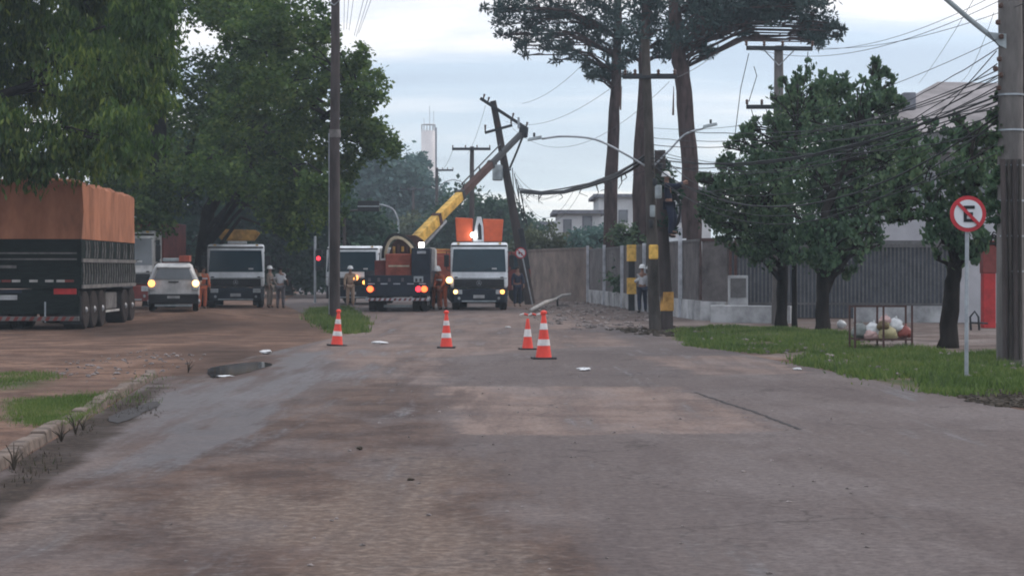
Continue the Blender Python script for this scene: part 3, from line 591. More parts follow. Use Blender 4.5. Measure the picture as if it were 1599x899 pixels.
st = thing('shed', 'dark low shed wall with a flat roof behind the bar fence', 'shed', (0, 0, 0))
MB().box(7.3, 19.5, 63.5, 67, -.1, 2.42).build('wall', 'shed', st); MB().box(7.0, 19.7, 63.2, 67.3, 2.42, 2.56).build('roof', 'bar', st)
rt = thing('red_gatepost', 'bright red square gatepost left of the big right pole', 'gatepost', ((1543-CX)/F*53, 53, 0))
MB().box(-.17, .17, -.17, .17, 0, 1.5).build('post', 'red', rt, .015); MB().box(-.19, .19, -.19, .19, 1.5, 2.4).build('upper_post', 'darkred', rt, .015)
# the big hall
ht = thing('hall_building', 'large pale hall with a grey hipped roof behind the right trees', 'building')
MB().box(14.2, 30, 76, 90, -.1, 7.0).build('wall', 'hall', ht)
rb = MB(); e = 7.0; rb.addm([(13.8, 75.4, e), (30.4, 75.4, e), (30.4, 90.6, e), (13.8, 90.6, e), (18.4, 83, 9.7), (26, 83, 9.55)], [(0, 1, 5, 4), (1, 2, 5), (2, 3, 4, 5), (3, 0, 4), (0, 3, 2, 1)]); rf = rb.build('roof', 'roof', ht)
MB().box(15.7, 16.2, 77, 77.5, 8.0, 8.7).build('chimney', 'housegrey', rf, .04)
MB().box(16.4, 19.6, 74.5, 75.98, 6.15, 6.3).build('canopy', 'roof', ht)
for i in range(4): MB().box(15.3+i*2.3, 16.7+i*2.3, 75.94, 75.99, 4.2, 5.4).build('window', 'greyglass', ht)
MB().box(14.19, 14.199, 78, 88, 0, 1).build('plinth', 'housegrey', ht)
def house(label, px0, px1, ytop, D, depth, over=.4, wins=(), name='house', wm='housew', slope=0):
    a, b = at(px0, ytop, D), at(px1, ytop, D); h = thing(name, label, 'house', (0, 0, 0))
    MB().box(a.x, b.x, D, D+depth, -.1, a.z-.25).build('wall', wm, h)
    MB().prism([(a.x-over, a.z-.25), (b.x+over, a.z-.25+slope), (b.x+over, a.z+slope), (a.x-over, a.z)], 'y', D-over, D+depth+over).build('roof', 'housegrey' if wm == 'housew' else 'roof', h)
    for (wx0, wx1, wy0, wy1) in wins:
        p, q = at(wx0, wy1, D), at(wx1, wy0, D); f = MB().box(p.x-.12, q.x+.12, D-.06, D-.005, p.z-.12, q.z+.12).build('window', 'housegrey', h)
        MB().box(p.x, q.x, D-.1, D-.065, p.z, q.z).build('pane', 'greyglass', f)
    return h
house('white two storey house with two windows above the brown wall', 872, 938, 328, 132, 9, .4, [(882, 890, 345, 372), (912, 922, 340, 362)])
house('pale flat house behind the left pine trunk', 935, 1000, 303, 150, 10, .4, [(945, 957, 330, 345), (968, 978, 330, 345)])
house('pale house with tall windows between the middle and right pines', 1022, 1110, 292, 128, 9, .3, [(1038, 1048, 322, 345), (1052, 1062, 322, 345)])
house('low white building right of the leaning pole', 815, 874, 346, 170, 10, .2, [(830, 836, 352, 360)], slope=0)
wr = thing('white_awning', 'small white awning just above the mesh fence between pines and trees', 'awning', (0, 0, 0))
p = at(1040, 381, 75); q = at(1068, 373, 75); MB().box(p.x, q.x, 74, 76, p.z, q.z).build('roof_sheet', 'white', wr); MB().box(p.x+.05, p.x+.12, 75.8, 75.9, 0, p.z).build('post', 'postw', wr); MB().box(q.x-.12, q.x-.05, 75.8, 75.9, 0, p.z).build('post', 'postw', wr)
# water tower
wx, wy = (669-CX)/F*400, 400
tw = thing('water_tower', 'tall white cylindrical water tower with antennas', 'water tower', (wx, wy, 0))
MB().lathe([(1.5, 0), (1.5, 30.0), (1.42, 30.4)], n=28).build('tank', 'towerw', tw, smooth='auto')
MB().tube([(1.62, -.3, 0), (1.62, -.3, 31)], .16, 8).build('pipe', 'housegrey', tw)
rl = MB()
for k in range(14): t = k/14*6.283; rl.tube([(1.45*math.cos(t), 1.45*math.sin(t), 30), (1.45*math.cos(t), 1.45*math.sin(t), 31.6)], .06, 5)
rl.lathe([(1.44, 31.6), (1.5, 31.6), (1.5, 31.7), (1.44, 31.7)], n=20); rl.build('railing', 'housew', tw)
for dx, h in ((.25, 35.5), (1.1, 34.5), (-.9, 33)): MB().tube([(dx, 0, 30.3), (dx, 0, h)], .09, 6).build('antenna', 'white', tw)
bx = thing('roadside_barrier', 'low whitish barrier far off left of the signal pole', 'barrier', g0(468, 140, 0))
MB().box(-2.2, 2.2, -.1, .1, .35, .6).build('rail', 'postw', bx)
for x in (-2, 0, 2): MB().box(x-.1, x+.1, -.08, .08, 0, .35).build('leg', 'postw', bx)
hb = house('small pale kiosk far behind the signal pole', 497, 516, 386, 135, 4, .1, [(502, 510, 392, 402)], 'kiosk', 'hall')

# ------------------------------------------------------------------ poles
def insulator(b, x, y, z, h=.16): b.lathe([(.02, z), (.05, z+h*.3), (.03, z+h*.5), (.05, z+h*.7), (.02, z+h)], (x, y, 0), 8)
def crossarm(parent, z, x0, x1, tilt=0, y=-.18, pins=(.05, .5, .95), m='darkmetal', braces=True, size=.06):
    Mx = Matrix.Translation((0, y, z)) @ Matrix.Rotation(tilt, 4, 'Y')
    o = MB().box(x0, x1, -size, size, -size, size, Mx).build('crossarm', m, parent, .008)
    b = MB()
    for p in pins:
        c = Mx @ Vector((x0+(x1-x0)*p, 0, size)); insulator(b, c.x, c.y, c.z)
    if b.v: b.build('insulators', 'porcelain', o)
    if braces:
        for s in (x0*.45, x1*.45): MB().tube([Mx @ Vector((s, 0, -size)), (0, y+.04, z-.5)], .018, 5).build('brace', 'steel', o)
    return o
def pole(label, base, top, r0, r1, m='concrete', group='utility poles along the street', name='utility_pole', n=12, parts=None):
    t = thing(name, label, 'pole', base, group=group); top = Vector(top)-Vector(base)
    MB().tube([top*(k/8)+Vector((random.uniform(-.01, .01), 0, 0)) for k in range(9)], [r0+(r1-r0)*k/8 for k in range(9)], n).build('shaft', m, t, smooth='auto'); return t
def arm(parent, pts, r=.03, head=True, m='steel'):
    P = [Vector(p) for p in pts]; Q = []
    for i in range(len(P)-1):
        a, b, c, d = P[max(i-1, 0)], P[i], P[i+1], P[min(i+2, len(P)-1)]
        for k in range(5): t = k/5; Q.append(.5*((2*b)+(-a+c)*t+(2*a-5*b+4*c-d)*t*t+(-a+3*b-3*c+d)*t**3))
    Q.append(P[-1]); o = MB().tube(Q, r, 7).build('lamp_arm', m, parent, smooth=True)
    if head:
        d = (Q[-1]-Q[-3]).normalized(); c = Q[-1]; w = d.orthogonal(); side = d.cross(Vector((0, 0, 1))).normalized()
        h = MB().addm([c-side*.06, c+side*.06, c+d*.38+side*.08, c+d*.38-side*.08, c-side*.05+Vector((0, 0, .09)), c+side*.05+Vector((0, 0, .09)), c+d*.35+side*.06+Vector((0, 0, .08)), c+d*.35-side*.06+Vector((0, 0, .08))], [(0, 1, 2, 3), (4, 7, 6, 5), (0, 4, 5, 1), (1, 5, 6, 2), (2, 6, 7, 3), (3, 7, 4, 0)]).build('lamp_head', 'greymetal', o, .015)
        MB().lathe([(.03, .09), (.03, .19)], c+d*.2, 8).build('photocell', 'darkmetal', h)
    return o
# tall left pole
b0 = g0(522, 60.7, -.1); t = pole('tall dark pole standing in the left grass clump', b0, at(524, -60, 60.7), .19, .13, 'darkpole')
tpz = lambda py, D: EYE+(HZ-py)/F*D
MB().lathe([(.185, 0), (.185, .25)], (.02, 0, tpz(210, 60.7)), 12).build('band', 'slat', t)
crossarm(t, tpz(-20, 60.7), -1, 1.1)
MB().tube([(-.15, -.1, .3), (-.16, -.08, 6)], .02, 6).build('conduit', 'steel', t)
# leaning broken pole
lb0 = at(828, 475, 88); lt = at(770, 158, 88)
t = pole('broken utility pole leaning left behind the white bucket truck', lb0, lt, .25, .15, 'darkpole')
P = lambda px, py, D=88: at(px, py, D)-lb0
Mx = MB(); a = P(750, 154); b = P(822, 201)
def beam(a, b, w=.07):
    a, b = Vector(a), Vector(b); d = (b-a); L = d.length; q = d.to_track_quat('X', 'Z').to_matrix().to_4x4(); return Matrix.Translation(a) @ q, L
mm, L = beam(a, b); ca = MB().box(0, L, -.2, -.08, -.07, .07, mm).build('crossarm', 'darkmetal', t, .01)
ib = MB()
for p in (.05, .15, .68, .98):
    c = mm @ Vector((L*p, -.14, .07)); ib.tube([c, c+Vector((.05, 0, .2))], [.03, .05], 8)
ib.build('insulators', 'porcelain', ca)
mm, L = beam(P(757, 208), P(800, 196)); cb = MB().box(0, L, -.2, -.08, -.06, .06, mm).build('crossarm', 'darkmetal', t, .01)
ib = MB()
for p in (.03, .5, .97): c = mm @ Vector((L*p, -.14, .06)); ib.tube([c, c+Vector((0, 0, .3))], [.03, .05], 8)
ib.build('insulators', 'porcelain', cb)
tf = MB(); c = P(777, 270); tf.lathe([(.2, -.36), (.24, -.33), (.24, .30), (.2, .36)], (c.x, c.y-.15, c.z), 14); o = tf.build('transformer', 'greymetal', t, smooth='auto')
MB().box(c.x-.1, c.x-.02, c.y-.2, c.y-.12, c.z+.36, c.z+.52).build('bushing', 'porcelain', o); MB().box(c.x+.2, c.x+.62, c.y-.19, c.y-.11, c.z+.1, c.z+.17).build('bracket', 'darkmetal', t)
for k in range(5):
    s = P(800+k*3, 262+k*9); e = P(812+k*3, 330+k*6); MB().tube([s, s.lerp(e, .5)+Vector((.12*(k % 3-1), -.1, 0)), e], .022, 5).build('loose_wire', 'cable', t)
MB().box(-.02, .28, -.2, .2, 1.6, 3.5, Matrix.Rotation(-.17, 4, 'Y')).build('junction_box', 'darkmetal', t, .03)
# sign beside the leaning pole
def round_sign(label, base, D, px, py, rad, kind, lean=0):
    b = Vector(base); c = at(px, py, D)-b; t = thing('traffic_sign', label, 'sign', b)
    MB().tube([(0, 0, -.05), (c.x, .03, c.z+rad*.8)], .03, 8).build('post', 'steel', t)
    o = MB().lathe([(rad, -.004), (rad, .004)], (c.x, -.02, c.z), 40, 'y').build('plate', 'hred', t)
    MB().lathe([(rad*.78, -.003), (rad*.78, .003)], (c.x, -.030, c.z), 40, 'y').build('face', 'hwhite', o)
    y0, y1 = -.042, -.036; s = rad*.78
    if kind == 'E':
        m = MB().box(c.x-.33*s, c.x-.10*s, y0, y1, c.z-.58*s, c.z+.58*s)
        for z in (.58, 0, -.58):
            zc = min(max(z, -.47), .47)*s; m.box(c.x-.10*s, c.x+(.46 if z else .34)*s, y0, y1, c.z+zc-.115*s, c.z+zc+.115*s)
        m.build('letter', 'hblack', o)
    else:
        m = MB().box(c.x+.15*s, c.x+.38*s, y0, y1, c.z-.6*s, c.z+.1*s); m.box(c.x-.2*s, c.x+.15*s, y0, y1, c.z-.12*s, c.z+.1*s)
        m.prism([(c.x-.2*s, c.z-.38*s), (c.x-.2*s, c.z+.36*s), (c.x-.62*s, c.z)], 'y', y0, y1); m.build('arrow', 'hblack', o)
    Rm = Matrix.Translation((c.x, 0, c.z)) @ Matrix.Rotation(R(45), 4, 'Y')
    MB().box(-rad*.86, rad*.86, -.052, -.045, -.09*rad, .09*rad, Rm).build('slash', 'hred', o)
    return t
round_sign('no parking sign with a crossed out letter E on a slim post', (*G(1509, 594), 0), EYE*F/(594-HZ), 1511, 334, .262, 'E')
round_sign('small no left turn sign on a tilted post by the leaning pole', at(832, 476, 86), 86, 813, 395, .25, 'turn')
# twin poles in the middle right
tb = g0(1023, 49.7, -.05); t = pole('mossy twin pole with street lamp arms and cables, the nearer of the pair', tb, at(1008, 62, 49.7), .16, .11, 'mosspole')
P = lambda px, py, D=49.7: at(px, py, D)-tb
c = P(1009, 122); o = MB().box(c.x-.62, c.x+.78, -.26, -.16, c.z-.045, c.z+.045, Matrix.Rotation(R(0), 4, 'Y')).build('crossarm', 'darkmetal', t, .01)
MB().box(c.x-.55, c.x+.82, .16, .26, c.z+.05, c.z+.13).build('crossarm', 'darkmetal', t, .01)
ib = MB()
for dx in (-.55, -.3, .3, .72): insulator(ib, c.x+dx, -.21, c.z+.045)
ib.build('insulators', 'porcelain', o)
MB().tube([P(970, 135), P(969, 172)], .02, 6).build('fuse_link', 'porcelain', t); MB().tube([P(1052, 135), P(1051, 180)], [.008, .03], 6).build('fuse_link', 'porcelain', t)
arm(t, [P(1012, 262), P(975, 240), P(930, 218), P(880, 213), P(846, 217)], .028)
arm(t, [P(1018, 262), P(1045, 235), P(1070, 210), P(1098, 201)], .026)
MB().box(-.14, .10, -.175, .175, EYE+(HZ-405)/F*49.7+.05, EYE+(HZ-382)/F*49.7+.05, Matrix.Translation((-.03, 0, 0))).build('painted_band', 'yellow', t, .04)
for k, (px, py, r, h) in enumerate([(1027, 300, .09, .35), (1018, 330, .07, .3), (1022, 285, .06, .2), (1030, 262, .07, .22), (1016, 350, .06, .22)]):
    c = P(px, py); MB().lathe([(r*.8, -h/2), (r, -h/2+.03), (r, h/2-.03), (r*.8, h/2)], (c.x, -.2, c.z), 10).build('splice_box', 'greymetal' if k < 2 else 'darkmetal', t, smooth='auto')
tb2 = g0(1042, 51.2, -.05); t2 = pole('dark twin pole with an ochre painted band, the farther of the pair', tb2, at(1030, 235, 51.2), .17, .15, 'darkpole')
MB().lathe([(.185, 0), (.183, .5)], (-.01, 0, tpz(485, 51.2)+.05), 12).build('painted_band', 'ochre', t2)
iv = leaves((-.1, 0, 3.6), (.4, .35, 1.3), 900, .12, 'broad'); npmesh('creeper', iv, np.arange(len(iv)).reshape(-1, 4), 'leafD', t2)
# coiled cables on the twin pole
for k in range(5):
    cc_ = [P(1034+8*math.cos(a)*1.0, 322+k*2+22*math.sin(a))+Vector((0, -.25-.03*k, 0)) for a in np.linspace(0, 6.28, 22)]
    MB().tube(cc_, .018, 5, cap=False).build('cable_coil', 'cable', t2)
# striped post
sb = thing('striped_post', 'yellow and black banded post before the mesh fence', 'post', g0(986, 74.5, 0))
MB().box(-.12, .12, -.12, .12, 0, .65).build('band', 'black', sb); 
for i, (z0, z1, m) in enumerate([(.65, 1.28, 'yellow'), (1.28, 1.92, 'black'), (1.92, 2.56, 'yellow')]):
    w = .175 if m == 'yellow' else .12
    MB().box(-w, w, -w, w, z0+.002, z1).build('band', m, sb)
# pole behind the ficus trees
pb = g0(1215, 56, -.05); t = pole('pole with two crossarms rising behind the leafy roadside trees', pb, at(1216, 72, 56), .19, .13, 'concrete')
P = lambda px, py, D=56: at(px, py, D)-pb
crossarm(t, P(0, 77).z, -.95, .97, R(.6), -.2, (.0, .27, .55, 1), 'darkmetal'); crossarm(t, P(0, 168).z, -.95, -.05, 0, -.2, (.02, .5), 'darkmetal', False)
for a, b_, c_ in [((1168, 85), (1155, 140), (1146, 215)), ((1260, 82), (1258, 100), (1252, 130)), ((1172, 172), (1178, 195), (1190, 205)), ((1195, 172), (1199, 190), (1206, 200)), ((1176, 105), (1180, 120), (1168, 160))]:
    MB().tube([P(*a)+Vector((0, -.2, 0)), P(*b_)+Vector((0, -.25, 0)), P(*c_)+Vector((0, -.2, 0))], .012, 5).build('jumper_wire', 'cable', t)
# near right poles
rb0 = g0(1578, 32.4, -.05); t = pole('big concrete pole at the right edge with a lamp arm and cable bundle', rb0, at(1577, -90, 32.4), .235, .19, 'concrete')
P = lambda px, py, D=32.4: at(px, py, D)-rb0
arm(t, [P(1568, 75)+Vector((0, -.1, 0)), P(1520, 35), P(1470, -8), P(1440, -32)], .045, True, 'greymetal')
MB().prism([(P(1568, 55).x, P(1568, 55).z), (P(1540, 52).x, P(0, 52).z), (P(1556, 72).x, P(0, 72).z), (P(1568, 78).x, P(0, 78).z)], 'y', -.16, -.06).build('arm_bracket', 'greymetal', t)
for k, (px, py) in enumerate([(1556, 12), (1552, 38), (1554, 95), (1548, 110), (1556, 120), (1553, 140), (1557, 60)]):
    c = P(px, py); MB().lathe([(.02, -.04), (.045, -.02), (.045, .03), (.02, .05)], (c.x+.02, -.2, c.z), 8).build('insulator', 'porcelain', t)
for k in range(4):
    MB().tube([P(1560+k*9, 250)+Vector((0, -.24, 0)), P(1563+k*8, 400)+Vector((0, -.25, 0)), P(1564+k*8, 560)+Vector((0, -.24, 0))], .03 if k % 2 else .045, 7).build('conduit', 'mosspole' if k % 2 else 'darkpole', t)
wrp = MB()
for k in range(6): a = k*.9; z = P(0, 150+k*55).z; wrp.lathe([(.225, z), (.225, z+.03)], (0, 0, 0), 14)
wrp.build('steel_strap', 'steel', t)
iv = np.concatenate([leaves((-.22, 0, z), (.16, .16, .6), 260, .11, 'broad') for z in (2.9, 3.6, 4.2)]); npmesh('creeper', iv, np.arange(len(iv)).reshape(-1, 4), 'leafF', t)
rb1 = g0(1600, 33.6, -.05); pole('second round pole half hidden by the frame edge at the right', rb1, at(1601, -90, 33.6), .17, .15, 'darkpole')
# far poles in the haze
for px, D, ytop, arms, label in [(737, 118, 229, (706, 766), 'far pole with one crossarm just left of the boom tip'), (682, 170, 262, (682, 708), 'far pole in front of the water tower'), (645, 190, 292, (625, 662), 'faint far pole left of the water tower')]:
    b0 = g0(px, D, -.1); t = pole(label, b0, at(px, ytop, D), .2, .13, 'darkpole', 'distant utility poles')
    z = (at(px, ytop+4, D)-b0).z; crossarm(t, z, (arms[0]-px)/F*D, (arms[1]-px)/F*D, 0, -.2, (.02, .35, .65, .98), 'darkmetal', False, .08)
    if px == 682:
        arm(t, [(0, 0, (at(0, 300, D)).z), (.5, 0, at(0, 285, D).z), (1.4, 0, at(0, 279, D).z), (1.9, 0, at(0, 281, D).z)], .05)
sl_ = thing('street_lamp', 'thin curved street lamp left of the crane truck turret', 'street lamp', g0(622, 125, 0))
MB().tube([(0, 0, 0), (0, 0, 4.8)], .07, 8).build('shaft', 'greymetal', sl_); arm(sl_, [(0, 0, 4.8), (-.35, 0, 5.5), (-1.1, 0, 5.8), (-1.6, 0, 5.8)], .05)
# traffic signal
ts = thing('traffic_signal', 'signal pole with a lit red light left of the tall pole', 'traffic light', g0(492, 92, 0))
MB().tube([(0, 0, -.05), (0, 0, 3.2)], .06, 8).build('pole', 'steel', ts); 
h = MB().box(.06, .34, -.16, .10, 1.55, 2.55).build('signal_head', 'black', ts, .02); MB().lathe([(.1, -.02), (.1, .0)], (.18, -.17, 2.13), 14, 'y').build('lit_lens', 'lampr', h); MB().lathe([(.09, -.02), (.09, .0)], (.18, -.17, 1.82), 14, 'y').build('dark_lens', 'glass', h)
gs = thing('gantry_signal', 'dark horizontal signal box hanging on an arm behind the tall left pole', 'traffic light', g0(548, 98, 0))
MB().tube([(-.35, .1, 0), (-.35, .1, 4.6)], .08, 8).build('pole', 'darkpole', gs); MB().tube([(-.35, .1, 4.55), (1.5, .1, 4.75)], .045, 8).build('arm', 'darkpole', gs)
h = MB().box(.35, 1.45, -.16, .06, 4.55, 5.1).build('signal_head', 'black', gs, .02); MB().box(.35, 1.45, -.2, -.165, 4.78, 4.84).build('visor', 'greymetal', h)

# ------------------------------------------------------------------ cables
def cable(name, label, a, b, sag, r=.012, n=22, jit=0, group='overhead cables'):
    r *= .55; sag *= random.uniform(.6, 1.5)
    a, b = Vector(a), Vector(b); pts = []
    for i in range(n+1):
        t = i/n; p = a.lerp(b, t); p.z -= sag*4*t*(1-t); 
        if jit and 0 < i < n: p += Vector((random.uniform(-jit, jit), 0, random.uniform(-jit, jit)))
        pts.append(p-a)
    o = MB().tube(pts, r, 6).build(name, 'cable'); o.location = a; return tag(o, label, 'cable', group)
# thick sagging bundle from leaning pole to twin pole
hv = thing('cable_bundle', 'thick sagging cable bundle between the leaning pole and the twin poles', 'cable', at(812, 300, 87))
o0 = at(812, 300, 87); pts = [(812, 300, 87), (845, 304, 82), (880, 300, 76), (920, 291, 68), (960, 277, 59), (985, 264, 54), (1012, 245, 49.8)]
Q = [at(*p)-o0 for p in pts]
for k in range(3): MB().tube([q+Vector((random.uniform(-.04, .04), random.uniform(-.05, .05), .06*k+random.uniform(-.03, .03))) for q in Q], .045-.008*k, 7).build('strand', 'cable', hv, smooth=True)
for k in range(16):
    i = random.randint(0, 5); c = Q[i].lerp(Q[i+1], random.random()); l = random.uniform(.15, .5)
    MB().tube([c, c+Vector((random.uniform(-.2, .2), 0, -l*.6)), c+Vector((random.uniform(-.3, .3), 0, -l))], [.03, .015, .01], 5).build('loose_end', 'cable', hv)
for k in range(5):
    cable('cable', 'loose thin cable drooping from the leaning pole to the thick bundle', at(803+k*3, 268+k*10, 88), at(860+k*12, 300-k*1, 80-k), .35+.15*k, .014, group='drooping thin cables')
R0 = lambda py, dx=0: at(1558+dx, py, 32.2); T0 = lambda py, dx=0: at(1018+dx, py, 49.6); B0_ = lambda px, py: at(px, py, 55.8)
spec = [
    ('upper bare wire from the right frame edge to the top left crossarm end', at(1640, -40, 30), B0_(1168, 73), .5, .011),
    ('bare wire from the right frame edge to the top right crossarm end', at(1640, -10, 30), B0_(1266, 74), .4, .011),
    ('bare wire from the right frame edge to the middle of the top crossarm', at(1640, -55, 30), B0_(1222, 71), .45, .010)]
for l, a, b, s, r in spec: cable('cable', l, a, b, s, r)
for i, (ya, yb, sg, r) in enumerate([(118, 226, .5, .018), (122, 233, .62, .014), (140, 240, .55, .018), (150, 247, .6, .03), (158, 252, .75, .02), (165, 262, .5, .02), (172, 270, .7, .016), (128, 215, .35, .014), (180, 258, .9, .03), (186, 268, 1.05, .02)]):
    cable('cable', 'black cable, one of the bundle from the big right pole to the twin poles', R0(ya), T0(yb), sg, r, 26, .01, 'cable bundle from the right pole to the twin poles')
for i, (ya, yb, sg) in enumerate([(150, 215, .25), (158, 222, .35), (110, 205, .3), (180, 240, .2)]):
    cable('cable', 'black cable, one of several from the big right pole to the pole behind the trees', R0(ya), B0_(1216, yb), sg, .018, 20, 0, 'cables from the right pole to the pole behind the trees')
# service drops
for i, (pa, da, pb_, db, sg) in enumerate([((1640, 60), 31, (1230, 235), 56, .5), ((1557, 100), 32, (1120, 262), 52, .9), ((1556, 205), 32, (1180, 232), 50, .3), ((1640, 20), 31, (1300, 200), 60, .2), ((1557, 135), 32, (1100, 300), 50, .5), ((1557, 225), 32, (1020, 280), 50, 1.3), ((1557, 170), 32, (1060, 205), 50, .2), ((1556, 80), 32, (1040, 250), 50, 1.3), ((1640, 120), 31, (1210, 180), 56, .4), ((1557, 240), 32, (1340, 300), 45, .2)]):
    cable('cable', 'thin stray wire, one of the tangle between the big right pole and the twin poles', at(*pa, da), at(*pb_, db), sg, .018, 24, .01, 'tangled stray wires on the right')
cable('cable', 'slack service wire crossing the sky above the hall roof', at(1520, 0, 31), at(1435, 130, 60), .1, .008)
cable('cable', 'thin slack wire crossing just left of the big right pole', at(1552, 20, 32), at(1500, 128, 60), .15, .008)
cable('cable', 'cable running from the right pole down through the leafy tree', at(1556, 190, 32), at(1430, 205, 50), .35, .02)
cable('cable', 'thin wire rising from the twin poles to the big right pole top', at(1020, 200, 49.6), at(1556, 62, 32.2), .4, .01)
# wires of the pine side towards the leaning pole
cable('cable', 'broken wire hanging from the pines down to the left', at(925, 85, 60), at(815, 162, 80), .25, .012)
cable('cable', 'long thin wire from the twin pole crossarm to the left', at(975, 122, 49.7), at(790, 190, 86), .5, .011)
cable('cable', 'second thin wire below the long one left of the twin poles', at(1045, 128, 49.7), at(800, 200, 86), .9, .011)
cable('cable', 'wire rising from the right pine towards the upper right', at(1055, 122, 49.7), at(1120, 82, 56), .1, .014)
cable('cable', 'slack wire hanging off the left end of the broken crossarm', at(758, 165, 88), at(730, 240, 110), .3, .014)
# left pole top wires
for i, (a, b) in enumerate([((538, -10), (537, 48)), ((545, -10), (541, 46)), ((553, -10), (545, 48)), ((570, -10), (553, 56)), ((577, -10), (556, 58)), ((583, -10), (560, 52))]):
    cable('cable', 'short wire running back beside the top of the tall left pole', at(a[0], a[1], 62), at(b[0], b[1], 71), .02, .014, 8, 0, 'wires beside the tall left pole')
cable('cable', 'thin wire from the far crossarm pole to the water tower pole', at(708, 232, 118), at(684, 268, 170), .3, .02)

# ------------------------------------------------------------------ cones
def cone(h, label, loc, rz=0, tip=True, tilt=(0, 0)):
    t = thing('traffic_cone', label, 'traffic cone', loc, group='traffic cones closing the road', rot=(tilt[0], tilt[1], rz)); k = h/.75
    MB().box(-.2*k, .2*k, -.2*k, .2*k, 0, .03).build('base', 'conebase', t, .01)
    R_ = lambda z: .14*k*(1-z/h)+.032*k*(z/h)
    zs = [.03, .30*h, .44*h, .66*h, .80*h, h] if tip else [.03, .42*h, .66*h, h]
    for i in range(len(zs)-1):
        if zs[i+1]-zs[i] < .01: continue
        e = .003 if i % 2 else 0; MB().lathe([(R_(zs[i])+e, zs[i]), (R_(zs[i+1])+e, zs[i+1])], n=20).build('white_band' if i % 2 else 'red_section', 'conewhite' if i % 2 else 'conered', t, smooth='auto')
    if tip: MB().lathe([(.03*k, h), (.055*k, h+.01), (.055*k, h+.05), (.02*k, h+.07)], n=12).build('handle', 'conered', t, smooth='auto')
cone(.70, 'traffic cone standing alone in the middle of the road', (*G(697, 543.5), .006))
cone(.70, 'traffic cone leaning against the left grass clump', (*G(526, 540), .004), .3, True, (0, R(3)))
cone(.62, 'shorter cone with a worn flat top, behind the nearest cone', (*G(824, 546), .006), .2, False)
cone(.80, 'nearest tallest cone, right hand one of the close pair', (*G(849, 560.5), .006), .1)

# ------------------------------------------------------------------ vehicles
def wheel(parent, x, y, r, w, m='tyre', name='wheel'):
    h = MB().lathe([(r*.6, -w/2), (r*.93, -w/2), (r, -w/2+.04), (r, w/2-.04), (r*.93, w/2), (r*.6, w/2)], (x, y, r), 28, 'x').build(name, m, parent, smooth='auto')
    s = 1 if x > 0 else -1
    MB().lathe([(r*.58, 0), (r*.5, .02*s), (r*.3, -.03*s), (.07, .05*s), (.05, .07*s)], (x+s*w/2*.9, y, r), 18, 'x').build('rim', 'rim', h, smooth='auto')
def star(parent, x, y, z, r):
    m = MB(); 
    n = 24; o = len(m.v)
    for k in range(n):
        t = 6.2832*k/n
        for q in (r, r*.87): m.v.append((x+q*math.cos(t), y, z+q*math.sin(t)))
    m.f += [(2*k, 2*k+1, (2*k+3) % (2*n), (2*k+2) % (2*n)) for k in range(n)]
    for k in range(3):
        a = math.pi/2+k*2.0944; c = (x, y-.002, z); s = a+1.0472; q = a-1.0472
        m.addm([c, (x+r*.2*math.cos(q), y-.002, z+r*.2*math.sin(q)), (x+r*.9*math.cos(a), y-.002, z+r*.9*math.sin(a)), (x+r*.2*math.cos(s), y-.002, z+r*.2*math.sin(s))], [(0, 1, 2, 3)])
    m.build('emblem', 'steel', parent)
